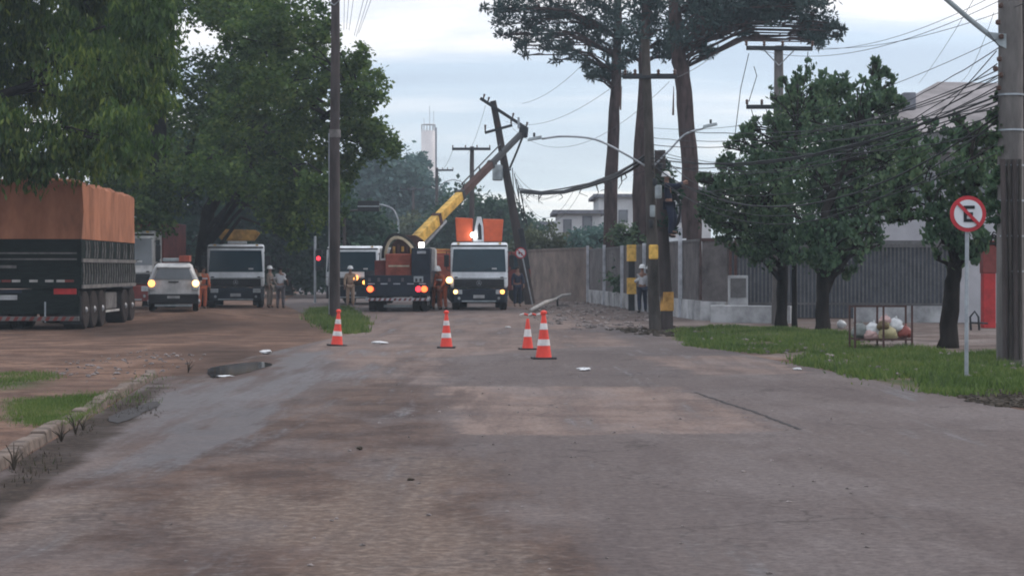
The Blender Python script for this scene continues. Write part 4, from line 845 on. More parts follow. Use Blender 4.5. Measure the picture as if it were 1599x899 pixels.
def cab(t, W=2.3, lit='both', body='white', seats=True, glass='glass', lower='chassis'):
    """forward-control cab, front at y=0 facing -Y"""
    w = W/2
    prof = [(.0, .86), (-.02, 1.2), (.02, 1.5), (.20, 2.42), (.30, 2.58), (.55, 2.66), (1.75, 2.68), (1.9, 2.6), (1.95, .86)]
    c = MB().prism(prof, 'x', -w, w).build('cab', body, t, .09)
    # windscreen proud of the slanted face
    def wp(z): 
        q = (z-1.5)/.92; return .02+.18*q
    z0, z1 = 1.50, 2.40
    MB().addm([(-w+.06, wp(z0)-.008, z0), (w-.06, wp(z0)-.008, z0), (w-.11, wp(z1)-.008, z1), (-w+.11, wp(z1)-.008, z1), (-w+.06, wp(z0)+.03, z0), (w-.06, wp(z0)+.03, z0), (w-.11, wp(z1)+.03, z1), (-w+.11, wp(z1)+.03, z1)], [(0, 1, 2, 3), (4, 7, 6, 5), (0, 4, 5, 1), (1, 5, 6, 2), (2, 6, 7, 3), (3, 7, 4, 0)]).build('windscreen', glass, c)
    wb = MB()
    for s in (-.7, .1): wb.tube([(s, wp(1.57)-.02, 1.57), (s+.5, wp(1.72)-.02, 1.68)], .012, 5)
    wb.build('wipers', 'black', c)
    MB().box(w*.45, w*.62, wp(1.62)-.03, wp(1.62)-.018, 1.60, 1.66).build('sticker', 'paperglint', c)
    g = MB().box(-w+.13, w-.13, -.045, -.0, .90, 1.22).build('grille', 'black', t, .02)
    sb_ = MB()
    for z in (.96, 1.04, 1.12): sb_.box(-w+.2, w-.2, -.062, -.047, z, z+.02)
    sb_.build('grille_bars', 'darkmetal', g); star(g, 0, -.075, 1.06, .10)
    for s in (-1, 1):
        MB().lathe([(.05, -.012), (.055, 0)], (s*(w-.34), -.105, .47), 12, 'y').build('fog_lamp', 'lens', t)
        MB().box(s*(w-.22)-.06, s*(w-.22)+.06, -.035, -.0, 1.27, 1.31).build('air_vent', 'black', t)
        MB().box(s*(w-.30)-.05, s*(w-.30)+.05, .33, .40, 2.60, 2.65).build('roof_marker', 'yellow', t)
    MB().box(-w+.02, w-.02, .22, .34, 2.50, 2.56).build('sun_visor', 'black', c, .01)
    MB().box(-w+.01, w-.01, -.03, -.015, 1.245, 1.26).build('panel_gap', 'black', t)
    b = MB().prism([(-w, .12), (-w+.12, -.08), (w-.12, -.08), (w, .12), (w, .4), (-w, .4)], 'z', .30, .84).build('bumper', lower, t, .03)
    MB().box(-.22, .22, -.1, -.085, .47, .60).build('number_plate', 'plate', b)
    MB().box(-w+.45, w-.45, -.1, -.082, .33, .38).build('lower_lip', 'greymetal', b)
    for s in (-1, 1):
        on = lit == 'both' or (lit == 'left' and s < 0)
        h = MB().box(s*(w-.30)-.16, s*(w-.30)+.16, -.10, -.082, .63, .80).build('headlight', 'lens', t, .02)
        if on: MB().lathe([(.075, -.02), (.085, 0)], (s*(w-.20), -.105, .72), 14, 'y').build('lit_lamp', 'lamph' if s < 0 else 'lampo', h)
        ml = MB().box(s*(w+.16)-.10, s*(w+.16)+.10, .10, .18, 1.70, 2.18).build('mirror', 'black', t, .03)
        MB().tube([(s*w, .25, 2.3), (s*(w+.16), .14, 2.3), (s*(w+.16), .14, 1.6), (s*w, .25, 1.5)], .018, 6).build('mirror_arm', 'black', ml)
        d = MB().box(s*(w+.004)-.008, s*(w+.004)+.008, .35, 1.35, .95, 2.45).build('door', body, t, .006)
        MB().box(s*(w+.016)-.006, s*(w+.016)+.006, .42, 1.28, 1.62, 2.36).build('side_window', 'glass', d)
        MB().box(s*(w+.02)-.01, s*(w+.02)+.01, 1.15, 1.28, 1.38, 1.43).build('handle', 'black', d)
        wheel(t, s*(w-.18), .95, .48, .28); 
        MB().prism([(.35, .55), (.5, .95), (.75, 1.06), (1.15, 1.06), (1.4, .95), (1.55, .55), (1.62, .55), (1.62, .9), (.28, .9), (.28, .55)], 'x', s*w-.02 if s > 0 else s*w-.015, s*w+.015 if s > 0 else s*w+.02).build('wheel_arch', 'black', t)
    MB().box(-.45, .45, 1.2, 6.6, .55, .85).build('chassis', 'chassis', t)
    for s in (-1, 1):
        for yy in (5.3,): wheel(t, s*(w-.28), yy, .48, .5)
    return t
# --- left yellow topped truck
kx = (368-CX)/F*80.5; t1 = thing('utility_truck', 'white truck with a yellow tub above its cab, facing the camera on the dirt', 'truck', (kx, 80.5, 0), R(7), 'white utility trucks')
cab(t1, 2.36, 'none')
MB().box(-1.17, 1.17, 2.1, 7.0, .9, 1.5).build('body_box', 'chassis', t1, .02)
MB().prism([(-.65, 2.85), (.75, 2.85), (1.0, 3.18), (.8, 3.3), (-.7, 3.34), (-.95, 3.18)], 'y', 2.2, 3.6).build('aerial_tub', 'ochre', t1, .04)
MB().tube([(0, 3, 1.5), (0, 3, 2.85)], .25, 10).build('turret', 'ochre', t1); MB().box(-.35, .45, .6, 1.2, 2.68, 2.80).build('roof_hatch', 'dirtywhite', t1, .03)
# --- right bucket truck
kx = (748-CX)/F*75.5; t2_ = thing('bucket_truck', 'white truck carrying two orange buckets, facing the camera on the road', 'truck', (kx, 75.5, .006), 0, 'white utility trucks')
cab(t2_, 2.24, 'both')
MB().box(-1.12, 1.12, 2.1, 7.0, .9, 1.6).build('body_box', 'chassis', t2_, .02)
MB().prism([(-.95, 2.72), (-.32, 2.72), (-.30, 3.66), (-1.0, 3.70)], 'y', 2.2, 3.0).build('bucket', 'orange', t2_, .03); MB().prism([(.14, 2.72), (.88, 2.72), (.95, 3.62), (.12, 3.64)], 'y', 2.2, 3.0).build('bucket', 'orange', t2_, .03)
MB().prism([(-.28, 2.70), (.16, 2.70), (.14, 3.30), (.06, 3.72), (-.12, 3.72), (-.2, 3.3)], 'y', 1.98, 2.19).build('boom_head', 'white', t2_, .03)
MB().prism([(-.08, 2.80), (.08, 2.80), (.05, 3.35), (-.02, 3.48), (-.08, 3.35)], 'y', 1.95, 1.977).build('boom_slot', 'black', t2_); MB().lathe([(.10, -.05), (.11, 0)], (-.27, 1.95, 2.98), 14, 'y').build('work_lamp', 'lampw', t2_)
MB().tube([(0, 2.4, 2.7), (.05, 6.5, 1.9)], .16, 8).build('boom', 'white', t2_)
MB().lathe([(.12, -.02), (.13, 0)], (-1.17, -.05, 1.18), 14, 'y').build('side_lamp', 'lamph', t2_)
# --- white truck behind the tall pole
kx = (549-CX)/F*86.5; t3 = thing('utility_truck', 'white truck half hidden between the tall left pole and the crane truck', 'truck', (kx, 86.5, 0), R(-4), 'white utility trucks')
cab(t3, 2.36, 'none'); MB().box(-1.17, 1.17, 2.1, 7.0, .9, 2.2).build('body_box', 'dirtywhite', t3, .02)
MB().lathe([(.11, -.03), (.12, 0)], (.20, -.12, 1.22), 14, 'y').build('side_lamp', 'lampo', t3); MB().lathe([(.08, -.03), (.09, 0)], (.60, -.12, 1.02), 14, 'y').build('side_lamp', 'lampo', t3)
# --- truck behind the covered lorry
kx = (193-CX)/F*76; t4 = thing('red_bumper_truck', 'white truck with a red lower front, hidden mostly by the covered lorry', 'truck', (kx, 76, 0), 0)
cab(t4, 2.36, 'none', 'dirtywhite', glass='greyglass', lower='darkred'); MB().box(-1.2, 1.2, 2.1, 7.5, .9, 3.0).build('body_box', 'darkred', t4, .02)
t4.scale = (1, 1, 1.18)
# --- side-on red brown truck behind
t5 = thing('flatbed_truck', 'brownish red flatbed truck crossing behind the bucket truck', 'truck', ((742-CX)/F*92, 92, 0))
MB().box(-2.6, 1.4, -1.1, 1.1, .75, 1.05).build('deck', 'chassis', t5, .02); MB().box(-2.5, 1.35, -1.08, 1.08, 1.06, 2.25).build('side_boards', 'brick', t5, .03)
MB().prism([(1.5, .6), (2.6, .6), (2.65, 1.5), (2.45, 2.4), (1.5, 2.45)], 'y', -1.1, 1.1).build('cab', 'darkred', t5, .06); MB().box(1.7, 2.4, -1.12, -1.105, 1.6, 2.25).build('side_window', 'glass', t5)
for x, yy in ((-1.9, -.95), (-.9, -.95), (2.05, -.95)): MB().lathe([(.3, -.14), (.45, -.12), (.46, .12), (.3, .14)], (x, yy, .46), 22, 'y').build('wheel', 'tyre', t5, smooth='auto')
for i in range(4): MB().box(-2.6, .3+i*.1, -.9+i*.4, -.75+i*.4, 2.26+i*.06, 2.38+i*.07).build('load_beam', 'ochre' if i % 2 else 'brick', t5, .01)
MB().lathe([(.2, -.01), (.2, .0)], (-2.15, -1.11, 1.95), 20, 'y').build('spare_disc', 'hwhite', t5)
# --- crane truck seen from behind
D = 72.6; kx = (620.5-CX)/F*D; ct_ = thing('crane_truck', 'dark crane truck seen from behind with a raised yellow boom', 'truck', (kx, D, .006), 0)
MB().box(-1.22, 1.22, .0, 7.0, .92, 1.10).build('deck', 'chassis', ct_, .02)
tg = MB().box(-1.24, 1.24, -.06, .0, .60, 1.38).build('tailgate', 'hull', ct_, .015)
for s in (-1, 1): MB().box(s*1.22-.03, s*1.22+.03, .02, 6.9, 1.1, 1.55).build('side_board', 'hull', ct_, .01)
rb_ = MB()
for x in (-.98, -.50, -.02, .50, .95): rb_.box(x-.13, x+.13, -.078, -.062, 1.04, 1.075)
rb_.build('reflectors', 'postw', tg)
MB().box(.62, .98, -.08, -.062, 1.12, 1.34).build('notice_plate', 'greymetal', tg); MB().box(.68, .76, -.09, -.081, 1.14, 1.26).build('stencil', 'black', tg); MB().box(.84, .92, -.09, -.081, 1.14, 1.26).build('stencil', 'black', tg)
for x in (-1.05, -.7, -.3, .2): MB().box(x-.05, x+.05, -.075, -.062, 1.14, 1.28).build('latch', 'greycloth', tg)
bp_ = MB().box(-1.2, 1.2, -.16, -.07, .42, .52).build('rear_bumper', 'postw', ct_, .01)
sb_ = MB()
for i in range(12):
    x = -1.1+i*.19; sb_.prism([(x, .425), (x+.09, .425), (x+.14, .515), (x+.05, .515)], 'y', -.168, -.163)
sb_.build('chevrons', 'darkred', bp_)
MB().box(-.62, .62, .5, .6, .16, .26).build('rear_axle', 'greymetal', ct_)
for s in (-1, 1):
    h = MB().box(s*1.0-.17, s*1.0+.17, -.10, -.065, .78, .92).build('tail_light', 'redlens', ct_, .01)
    MB().lathe([(.11, -.03), (.12, 0)], (s*1.02, -.105, .86), 14, 'y').build('lit_lamp', 'lampr2', h)
    if s > 0: MB().lathe([(.10, -.03), (.11, 0)], (s*.80, -.105, .86), 14, 'y').build('lit_lamp', 'lampr', h)
    for x in (.98, .68):
        wheel(ct_, s*x, .8, .47, .26); wheel(ct_, s*x, 2.05, .47, .26)
    wheel(ct_, s*1.0, 6.6, .47, .28)
MB().box(-.45, .45, .3, 8.4, .55, .9).build('chassis', 'chassis', ct_)
MB().prism([(7.1, .8), (7.1, 2.5), (8.6, 2.45), (8.9, 1.5), (8.9, .8)], 'x', -1.15, 1.15).build('cab', 'dirtywhite', ct_, .06)
# equipment on the deck
MB().box(-.52, .48, 1.0, 2.2, 1.11, 2.20).build('winch_box', 'brick', ct_, .04); MB().box(-.95, -.53, 1.2, 2.2, 1.11, 1.95).build('tool_box', 'darkred', ct_, .03)
MB().box(.50, 1.22, .6, 1.8, 1.11, 2.42).build('control_box', 'hull', ct_, .03); MB().box(.72, 1.05, .52, .58, 2.20, 2.30).build('box_label', 'postw', ct_)
MB().box(-.40, .40, .985, .997, 1.7, 1.76).build('box_trim', 'cream', ct_)
wl = MB().box(.78, .98, .56, .66, 2.44, 2.62).build('work_lamp', 'lampw', ct_, .02)
o0 = Vector((kx, D, .006)); P = lambda px, py, D_: at(px, py, D_)-o0
# turret, boom foot and hoses
MB().lathe([(.36, 1.1), (.36, 2.0), (.26, 2.1)], (.1, 3.2, 0), 18).build('turret', 'brick', ct_, smooth='auto')
a0 = P(636, 385, 75.8); 
MB().prism([(-.55, 2.1), (.65, 2.1), (.85, 2.75), (.55, 2.95), (.0, 2.95), (-.35, 2.65)], 'y', 2.95, 3.35).build('boom_foot', 'rust', ct_, .04)
for k in range(4):
    cc_ = [Vector((-.05+(.58+.06*k)*math.cos(a)*.95, 2.7+.07*k, 2.1+(.70+.06*k)*math.sin(a)*(1-.25*math.cos(a)))) for a in np.linspace(math.pi*1.02, -.1+.1*k, 14)]
    MB().tube(cc_, .032, 7).build('hose', 'cream' if k < 2 else 'black', ct_, smooth=True)
for k in range(5): MB().box(-.35+.17*k, -.25+.17*k, 2.75, 2.9, 2.15+.07*(k % 3), 2.5+.08*(k % 2)).build('valve_block', 'rust' if k % 2 else 'ochre', ct_, .015)
Bs = P(641, 384, 75.9); Be = P(815, 208, 86.2)
def boomseg(n, f0, f1, w, h, m):
    a, b = Bs.lerp(Be, f0), Bs.lerp(Be, f1); d = (b-a).normalized(); side = d.cross(Vector((0, 0, 1))).normalized(); up = side.cross(d)
    vs = []
    for c in (a, b):
        for (i, j) in ((-1, -1), (1, -1), (1, 1), (-1, 1)): vs.append(c+side*i*w/2+up*j*h/2)
    return MB().addm(vs, [(0, 3, 2, 1), (4, 5, 6, 7), (0, 1, 5, 4), (1, 2, 6, 5), (2, 3, 7, 6), (3, 0, 4, 7)]).build(n, m, ct_, .015), d, up, side
boomseg('boom_section', .0, .22, .34, .42, 'yellow')
_, d, up, side = boomseg('boom_section', .22, .42, .30, .36, 'yellow')
boomseg('boom_collar', .205, .225, .38, .46, 'rust'); boomseg('boom_collar', .41, .43, .34, .42, 'darkmetal')
boomseg('boom_extension', .43, .70, .25, .29, 'rust'); boomseg('boom_collar', .69, .705, .28, .34, 'darkmetal'); boomseg('boom_extension', .705, .985, .20, .23, 'darkmetal')
MB().tube([Bs+up*-.5-d*.1, Bs.lerp(Be, .27)-up*.38], .09, 8).build('lift_cylinder', 'steel', ct_)
MB().tube([Bs.lerp(Be, .44)+up*.38, Bs.lerp(Be, .80)+up*.42], .035, 6).build('hydraulic_pipe', 'darkmetal', ct_)
for f in (.45, .6, .8): MB().tube([Bs.lerp(Be, f)+up*.1, Bs.lerp(Be, f)+up*.42], .03, 6).build('pipe_bracket', 'darkmetal', ct_)
th = MB().prism([(-.2, -.25), (.25, -.2), (.3, .25), (-.1, .3)], 'y', -.12, .12, Matrix.Translation(Be)).build('boom_tip', 'darkmetal', ct_, .03)
MB().tube([Be+Vector((.1, -.15, 0)), Be+Vector((-.25, -.3, -.9)), Be+Vector((-.55, -.3, -1.6))], .05, 6).build('jib_strut', 'darkmetal', ct_)
MB().tube([Be+Vector((.05, -.15, 0)), Be+Vector((-.15, -.3, -.7))], .03, 6).build('hoist_rope', 'cable', ct_); MB().box(-.2, -.1, -.1, .05, .2, .7, Matrix.Translation(Be)).build('tip_light', 'steel', ct_)
# --- big covered lorry
D = 51.2; kx = -12.75; lt_ = thing('covered_lorry', 'big lorry with an orange tarpaulin cover parked on the dirt, seen from behind', 'lorry', (kx, D, 0), R(1.6))
w = 1.27; L = 8.4
tz0, tz1 = 2.42, 3.86
tm = MB(); rt_ = random.Random(5); ny = 30; ring0 = [(-w-.01, tz0), (-w-.01, (tz0+tz1)/2), (-w-.01, tz1), (-w+.12, tz1+.08), (-.35, tz1+.15), (.35, tz1+.15), (w-.12, tz1+.08), (w+.01, tz1), (w+.01, (tz0+tz1)/2), (w+.01, tz0)]; nr = len(ring0)
for i in range(ny):
    y = -.03+(L+.03)*i/(ny-1); sag = .05*math.sin(i*1.9)+.03*math.sin(i*.8)-(.10*(i/ny)**2)
    for k, (x, z) in enumerate(ring0):
        bu = (.035*math.sin(i*2.3+k)+rt_.uniform(-.02, .02))*(1 if k in (1, 8) else .4 if k in (2, 7) else 0); tm.v.append((x+(bu if x > 0 else -bu), y, z+(sag*(1 if 2 < k < 7 else .5) if 1 < k < 8 else 0)))
tm.f += [(i*nr+k, i*nr+k+1, (i+1)*nr+k+1, (i+1)*nr+k) for i in range(ny-1) for k in range(nr-1)]+[tuple(range(nr)), tuple(range((ny-1)*nr, ny*nr))]
tm.build('tarpaulin', 'tarp', lt_, smooth='auto')
MB().box(-w-.03, w+.03, -.06, -.035, tz1-.02, tz1+.04).build('tarp_hem', 'tarp', lt_)
bdy = MB().box(-w, w, 0, L, 1.1, tz0).build('load_body', 'wood', lt_, .01)
sl2 = MB()
for i in range(22):
    y = .15+i*(L-.3)/21
    for z0, z1 in ((1.22, 1.78), (1.92, 2.38)):
        if (z0 < 1.5) or i % 3: sl2.prism([(y, z0), (y+.07, z0), (y+.16, (z0+z1)/2), (y+.07, z1), (y, z1), (y+.09, (z0+z1)/2)], 'x', w+.004, w+.03)
sl2.box(w+.004, w+.05, 0, L, 1.80, 1.90); sl2.box(w+.004, w+.05, 0, L, 1.1, 1.2); sl2.build('side_slats', 'slat', bdy)
rs = MB()
for z in (2.02, 1.86): rs.box(-w+.12, w-.12, -.022, -.004, z, z+.045)
rs.build('rear_stripes', 'slat', bdy)
MB().box(-.95, -.45, -.024, -.004, 1.64, 1.72).build('faded_plate', 'slat', bdy)
rs = MB()
for x in (-1.0, -.46, .0, .42, .72): rs.box(x-.11, x+.11, -.024, -.004, 1.27, 1.335)
rs.build('reflectors', 'paleconc', bdy)
for x in (-.72, .95): MB().box(x-.12, x+.12, -.024, -.004, 1.27, 1.335).build('red_reflector', 'darkred', bdy)
MB().box(-1.2, 1.22, -.05, .1, .42, 1.08).build('rear_panel', 'wood', lt_, .02)
MB().box(-.94, -.42, -.08, -.055, .80, .93).build('number_plate', 'plate', lt_)
MB().box(-1.02, -.30, -.07, -.052, .98, 1.07).build('name_board', 'hull', lt_)
MB().box(.55, 1.15, -.08, -.052, .95, 1.10).build('tail_light', 'redlens', lt_); MB().box(-1.22, -1.08, -.08, -.052, .95, 1.10).build('tail_light', 'redlens', lt_)
MB().box(.30, .34, -.075, -.052, .2, .75).build('rod', 'steel', lt_)
bp_ = MB().box(-1.22, 1.22, -.12, -.02, .24, .36).build('rear_bumper', 'slat', lt_, .01)
sb_ = MB()
for i in range(11): x = -1.15+i*.21; sb_.prism([(x, .245), (x+.1, .245), (x+.16, .355), (x+.06, .355)], 'y', -.13, -.123)
sb_.build('chevrons', 'darkred', bp_)
for yy in (.75, 1.95, 3.15, 6.9, 8.1):
    for s in (-1, 1): wheel(lt_, s*(w-.30), yy, .52, .56, 'dusttyre')
MB().box(-.45, .45, 0, 11, .7, 1.08).build('chassis', 'chassis', lt_); MB().box(.75, 1.15, 4.2, 6.0, .45, .95).build('fuel_tank', 'slat', lt_, .05)
MB().box(1.15, 1.19, 3.9, 6.2, .38, .44).build('side_guard', 'paleconc', lt_)
for s in (-1, 1): MB().box(s*.97-.28, s*.97+.28, .02, .05, .15, .9).build('mud_flap', 'black', lt_)
MB().prism([(9.0, .8), (9.0, 2.9), (10.6, 2.85), (10.95, 1.6), (10.95, .6), (9.0, .6)], 'x', -1.2, .8).build('cab', 'chassis', lt_, .06)
# --- white estate car, hazard lights on
D = 62; cx = (263-CX)/F*D*.985; car = thing('white_car', 'small white hatchback with its hazard lights on, seen from behind', 'car', (cx, D, gz(cx, D+1)-.0), R(9.5))
w = .80
# lofted body: sections along y
secs = []
def sec(y, ws, zs): secs.append((y, ws, zs))
zz_ = [.28, .55, .95, 1.02, 1.45, 1.50]
data = [(0.0, [.72, .79, .74, .70, .50, .42], [.28, .50, .88, .97, 1.05, 1.06]),
        (.05, [.74, .81, .80, .75, .56, .46], [.28, .52, .92, 1.0, 1.36, 1.38]),
        (.30, [.74, .82, .83, .79, .58, .48], [.26, .55, .94, 1.02, 1.50, 1.54]),
        (1.4, [.74, .83, .84, .80, .60, .50], [.24, .55, .94, 1.0, 1.50, 1.56]),
        (2.3, [.74, .83, .83, .79, .57, .48], [.24, .55, .92, .98, 1.44, 1.48]),
        (2.9, [.74, .82, .82, .77, .66, .55], [.24, .55, .88, .94, .96, .98]),
        (3.7, [.70, .78, .74, .70, .6, .5], [.26, .5, .74, .80, .83, .84])]
m = MB(); ncol = 12
for y, ws, zs in data:
    ring = [(-a, y, z) for a, z in zip(ws, zs)] + [(a, y, z) for a, z in zip(ws[::-1], zs[::-1])]; m.v += ring
for i in range(len(data)-1):
    for k in range(ncol): q = (k+1) % ncol; m.f.append((i*ncol+k, i*ncol+q, (i+1)*ncol+q, (i+1)*ncol+k))
m.f.append(tuple(range(ncol))); m.f.append(tuple(range((len(data)-1)*ncol, len(data)*ncol))[::-1])
cb_ = m.build('body', 'dirtywhite', car, .03, smooth='auto')
MB().addm([(-.62, -.02, 1.03), (.62, -.02, 1.03), (.48, .02, 1.38), (-.48, .02, 1.38), (-.62, .02, 1.03), (.62, .02, 1.03), (.48, .08, 1.38), (-.48, .08, 1.38)], [(0, 1, 2, 3), (4, 7, 6, 5), (0, 4, 5, 1), (1, 5, 6, 2), (2, 6, 7, 3), (3, 7, 4, 0)]).build('rear_window', 'greyglass', cb_)
MB().box(-.55, .55, .0, .12, 1.385, 1.44).build('spoiler', 'dirtywhite', cb_, .02)
bmp = MB().box(-.80, .80, -.10, .12, .24, .56).build('bumper', 'black', car, .04); MB().box(-.2, .2, -.118, -.10, .42, .50).build('number_plate', 'plate', bmp)
MB().box(-.60, .60, -.05, .2, .16, .23).build('lower_valance', 'greymetal', car)
MB().box(-.16, .16, -.035, -.015, .93, .97).build('tailgate_handle', 'black', car)
for s in (-1, 1):
    h = MB().box(s*.70-.11, s*.70+.11, -.045, .1, .68, 1.02).build('tail_light', 'lens', car, .02); MB().lathe([(.095, -.02), (.11, 0)], (s*.70, -.055, .90), 16, 'y').build('lit_lamp', 'lamph' if s > 0 else 'lampo', h)
    wheel(car, s*.70, .65, .29, .18); wheel(car, s*.70, 3.0, .29, .18)
    MB().tube([(s*.46, .3, 1.58), (s*.46, 1.9, 1.60)], .018, 6).build('roof_rail', 'black', car)
    MB().box(s*.86-.07, s*.86+.07, 2.25, 2.3, .98, 1.12).build('mirror', 'black', car, .02)
    MB().addm([(s*.80, .45, 1.04), (s*.80, 2.2, 1.03), (s*.61, 2.1, 1.42), (s*.61, .45, 1.45)], [(0, 1, 2, 3)]).build('side_window', 'glass', car)
bx_ = MB().box(-.17, .17, -.2, .2, 0, .2).build('crate', 'brick', None, .02); bx_.location = (cx+.28, D+.55, gz(cx, D+1)+1.60); tag(bx_, 'small reddish crate strapped on the roof of the white car', 'crate')
bx_ = MB().box(-.3, .25, -.2, .2, 0, .12).build('ladder_bundle', 'greymetal', None, .03); bx_.location = (cx-.15, D+.7, gz(cx, D+1)+1.60); tag(bx_, 'grey bundle lying on the roof of the white car', 'bundle')

# ------------------------------------------------------------------ fallen pieces
a, b = at(829, 492, 71), at(869, 470, 84); a.z = .1; b.z = .32
o = MB().tube([(0, 0, 0), (b-a)*.5+Vector((0, 0, .05)), b-a], [.07, .09, .06], 8).build('fallen_lamp_arm', 'paleconc', None, smooth=True); o.location = a; tag(o, 'broken pale lamp arm lying slanted beside the leaning pole', 'debris')
x, y = G(878, 478); bn = thing('broken_frame', 'broken white frame lying on the pavement by the brown wall', 'debris', (x, y, 0), R(20))
MB().tube([(-.35, 0, .30), (.0, 0, .46), (.4, 0, .52)], [.05, .07, .05], 8).build('top_bar', 'paleconc', bn); MB().box(-.25, -.2, -.05, .05, 0, .36).build('leg', 'darkmetal', bn); MB().box(-.2, .3, -.04, .04, .0, .06).build('bottom_bar', 'slat', bn)
tp = thing('barrier_tape', 'crumpled red and white tape on the kerb behind the cones', 'tape', (*G(828, 494), .01))
for i in range(6):
    MB().tube([(-.35+.14*i, .02*i, .03+.05*(i % 2)), (-.22+.14*i, .05, .08-.04*(i % 2))], .035, 6).build('tape_piece', 'conered' if i % 2 else 'conewhite', tp)

# ------------------------------------------------------------------ garbage rack
gx0 = (1375-CX)/F*38; gr = thing('garbage_rack', 'rusty raised garbage rack standing in the grass', 'rack', (gx0, 38, 0))
for i, (x, y) in enumerate([(-.55, -.25), (0.0, -.3), (.57, -.25), (-.55, .35), (.57, .35), (0, .35)]):
    MB().box(x-.018, x+.018, y-.018, y+.018, 0, .9 if i != 0 else .88).build('leg', 'rust', gr)
for z in (.22, .86):
    MB().box(-.57, .59, -.27, -.24, z, z+.035).build('rail', 'rust', gr) if z < .5 else None
    MB().box(-.57, .59, .335, .365, z, z+.035).build('rail', 'rust', gr)
fl = MB()
for i in range(9): fl.box(-.55+.137*i, -.53+.137*i, -.25, .35, .225, .24)
fl.build('basket_floor', 'rust', gr)
for i, (x, y, z, r, m, l) in enumerate([(-.38, .05, .40, .17, 'bagg', 'grey green plastic bag at the left end of the garbage rack'), (-.15, .0, .44, .15, 'bagw', 'small white bag left of centre on the garbage rack'), (.12, -.05, .36, .18, 'bagy', 'yellow plastic bag low in the middle of the garbage rack'), (.10, .05, .60, .12, 'bagp', 'pink bag on top of the pile on the garbage rack'), (.30, .05, .50, .17, 'bagw', 'big white bag right of centre on the garbage rack'), (.02, -.12, .51, .11, 'bagb', 'brown bag on the yellow one on the garbage rack'), (.48, .0, .38, .14, 'bagr', 'dark red bag at the right end of the garbage rack'), (-.2, -.05, .33, .13, 'bagp', 'pale pink bag low at the left of the garbage rack')]):
    o = MB().blob((0, 0, 0), (r, r*.9, r*.85), 12, 9, .22, i).blob((0.02, 0, r*.95), (r*.16, r*.16, r*.2), 8, 5, .3, i+9).blob((r*.5, -r*.2, -r*.3), (r*.7, r*.6, r*.55), 9, 7, .25, i+30).blob((-r*.6, 0, -r*.25), (r*.6, r*.6, r*.6), 9, 7, .25, i+50).build('garbage_bag', m, None, smooth=True, sub=1)
    o.location = (gx0+x, 38+y, z); tag(o, l, 'garbage bag', 'garbage bags on the rack')
o = MB().blob((0, 0, .1), (.14, .12, .11), 10, 7, .2, 4).build('garbage_bag', 'bagw', None, smooth=True); o.location = (*G(1314, 512), 0); tag(o, 'tiny white bag on the ground left of the garbage rack', 'garbage bag')
# person-sized dark plant pot thing by the red gatepost
o = thing('bicycle_rack', 'small dark bent metal stand left of the red gatepost', 'rack', ((1522-CX)/F*51, 51, 0))
MB().tube([(-.1, 0, 0), (-.12, 0, .35), (0, 0, .5), (.1, 0, .35), (.12, 0, 0)], .03, 7).build('hoop', 'darkmetal', o, smooth=True); MB().tube([(-.1, 0, .2), (.35, 0, .18)], .025, 6).build('bar', 'darkmetal', o)

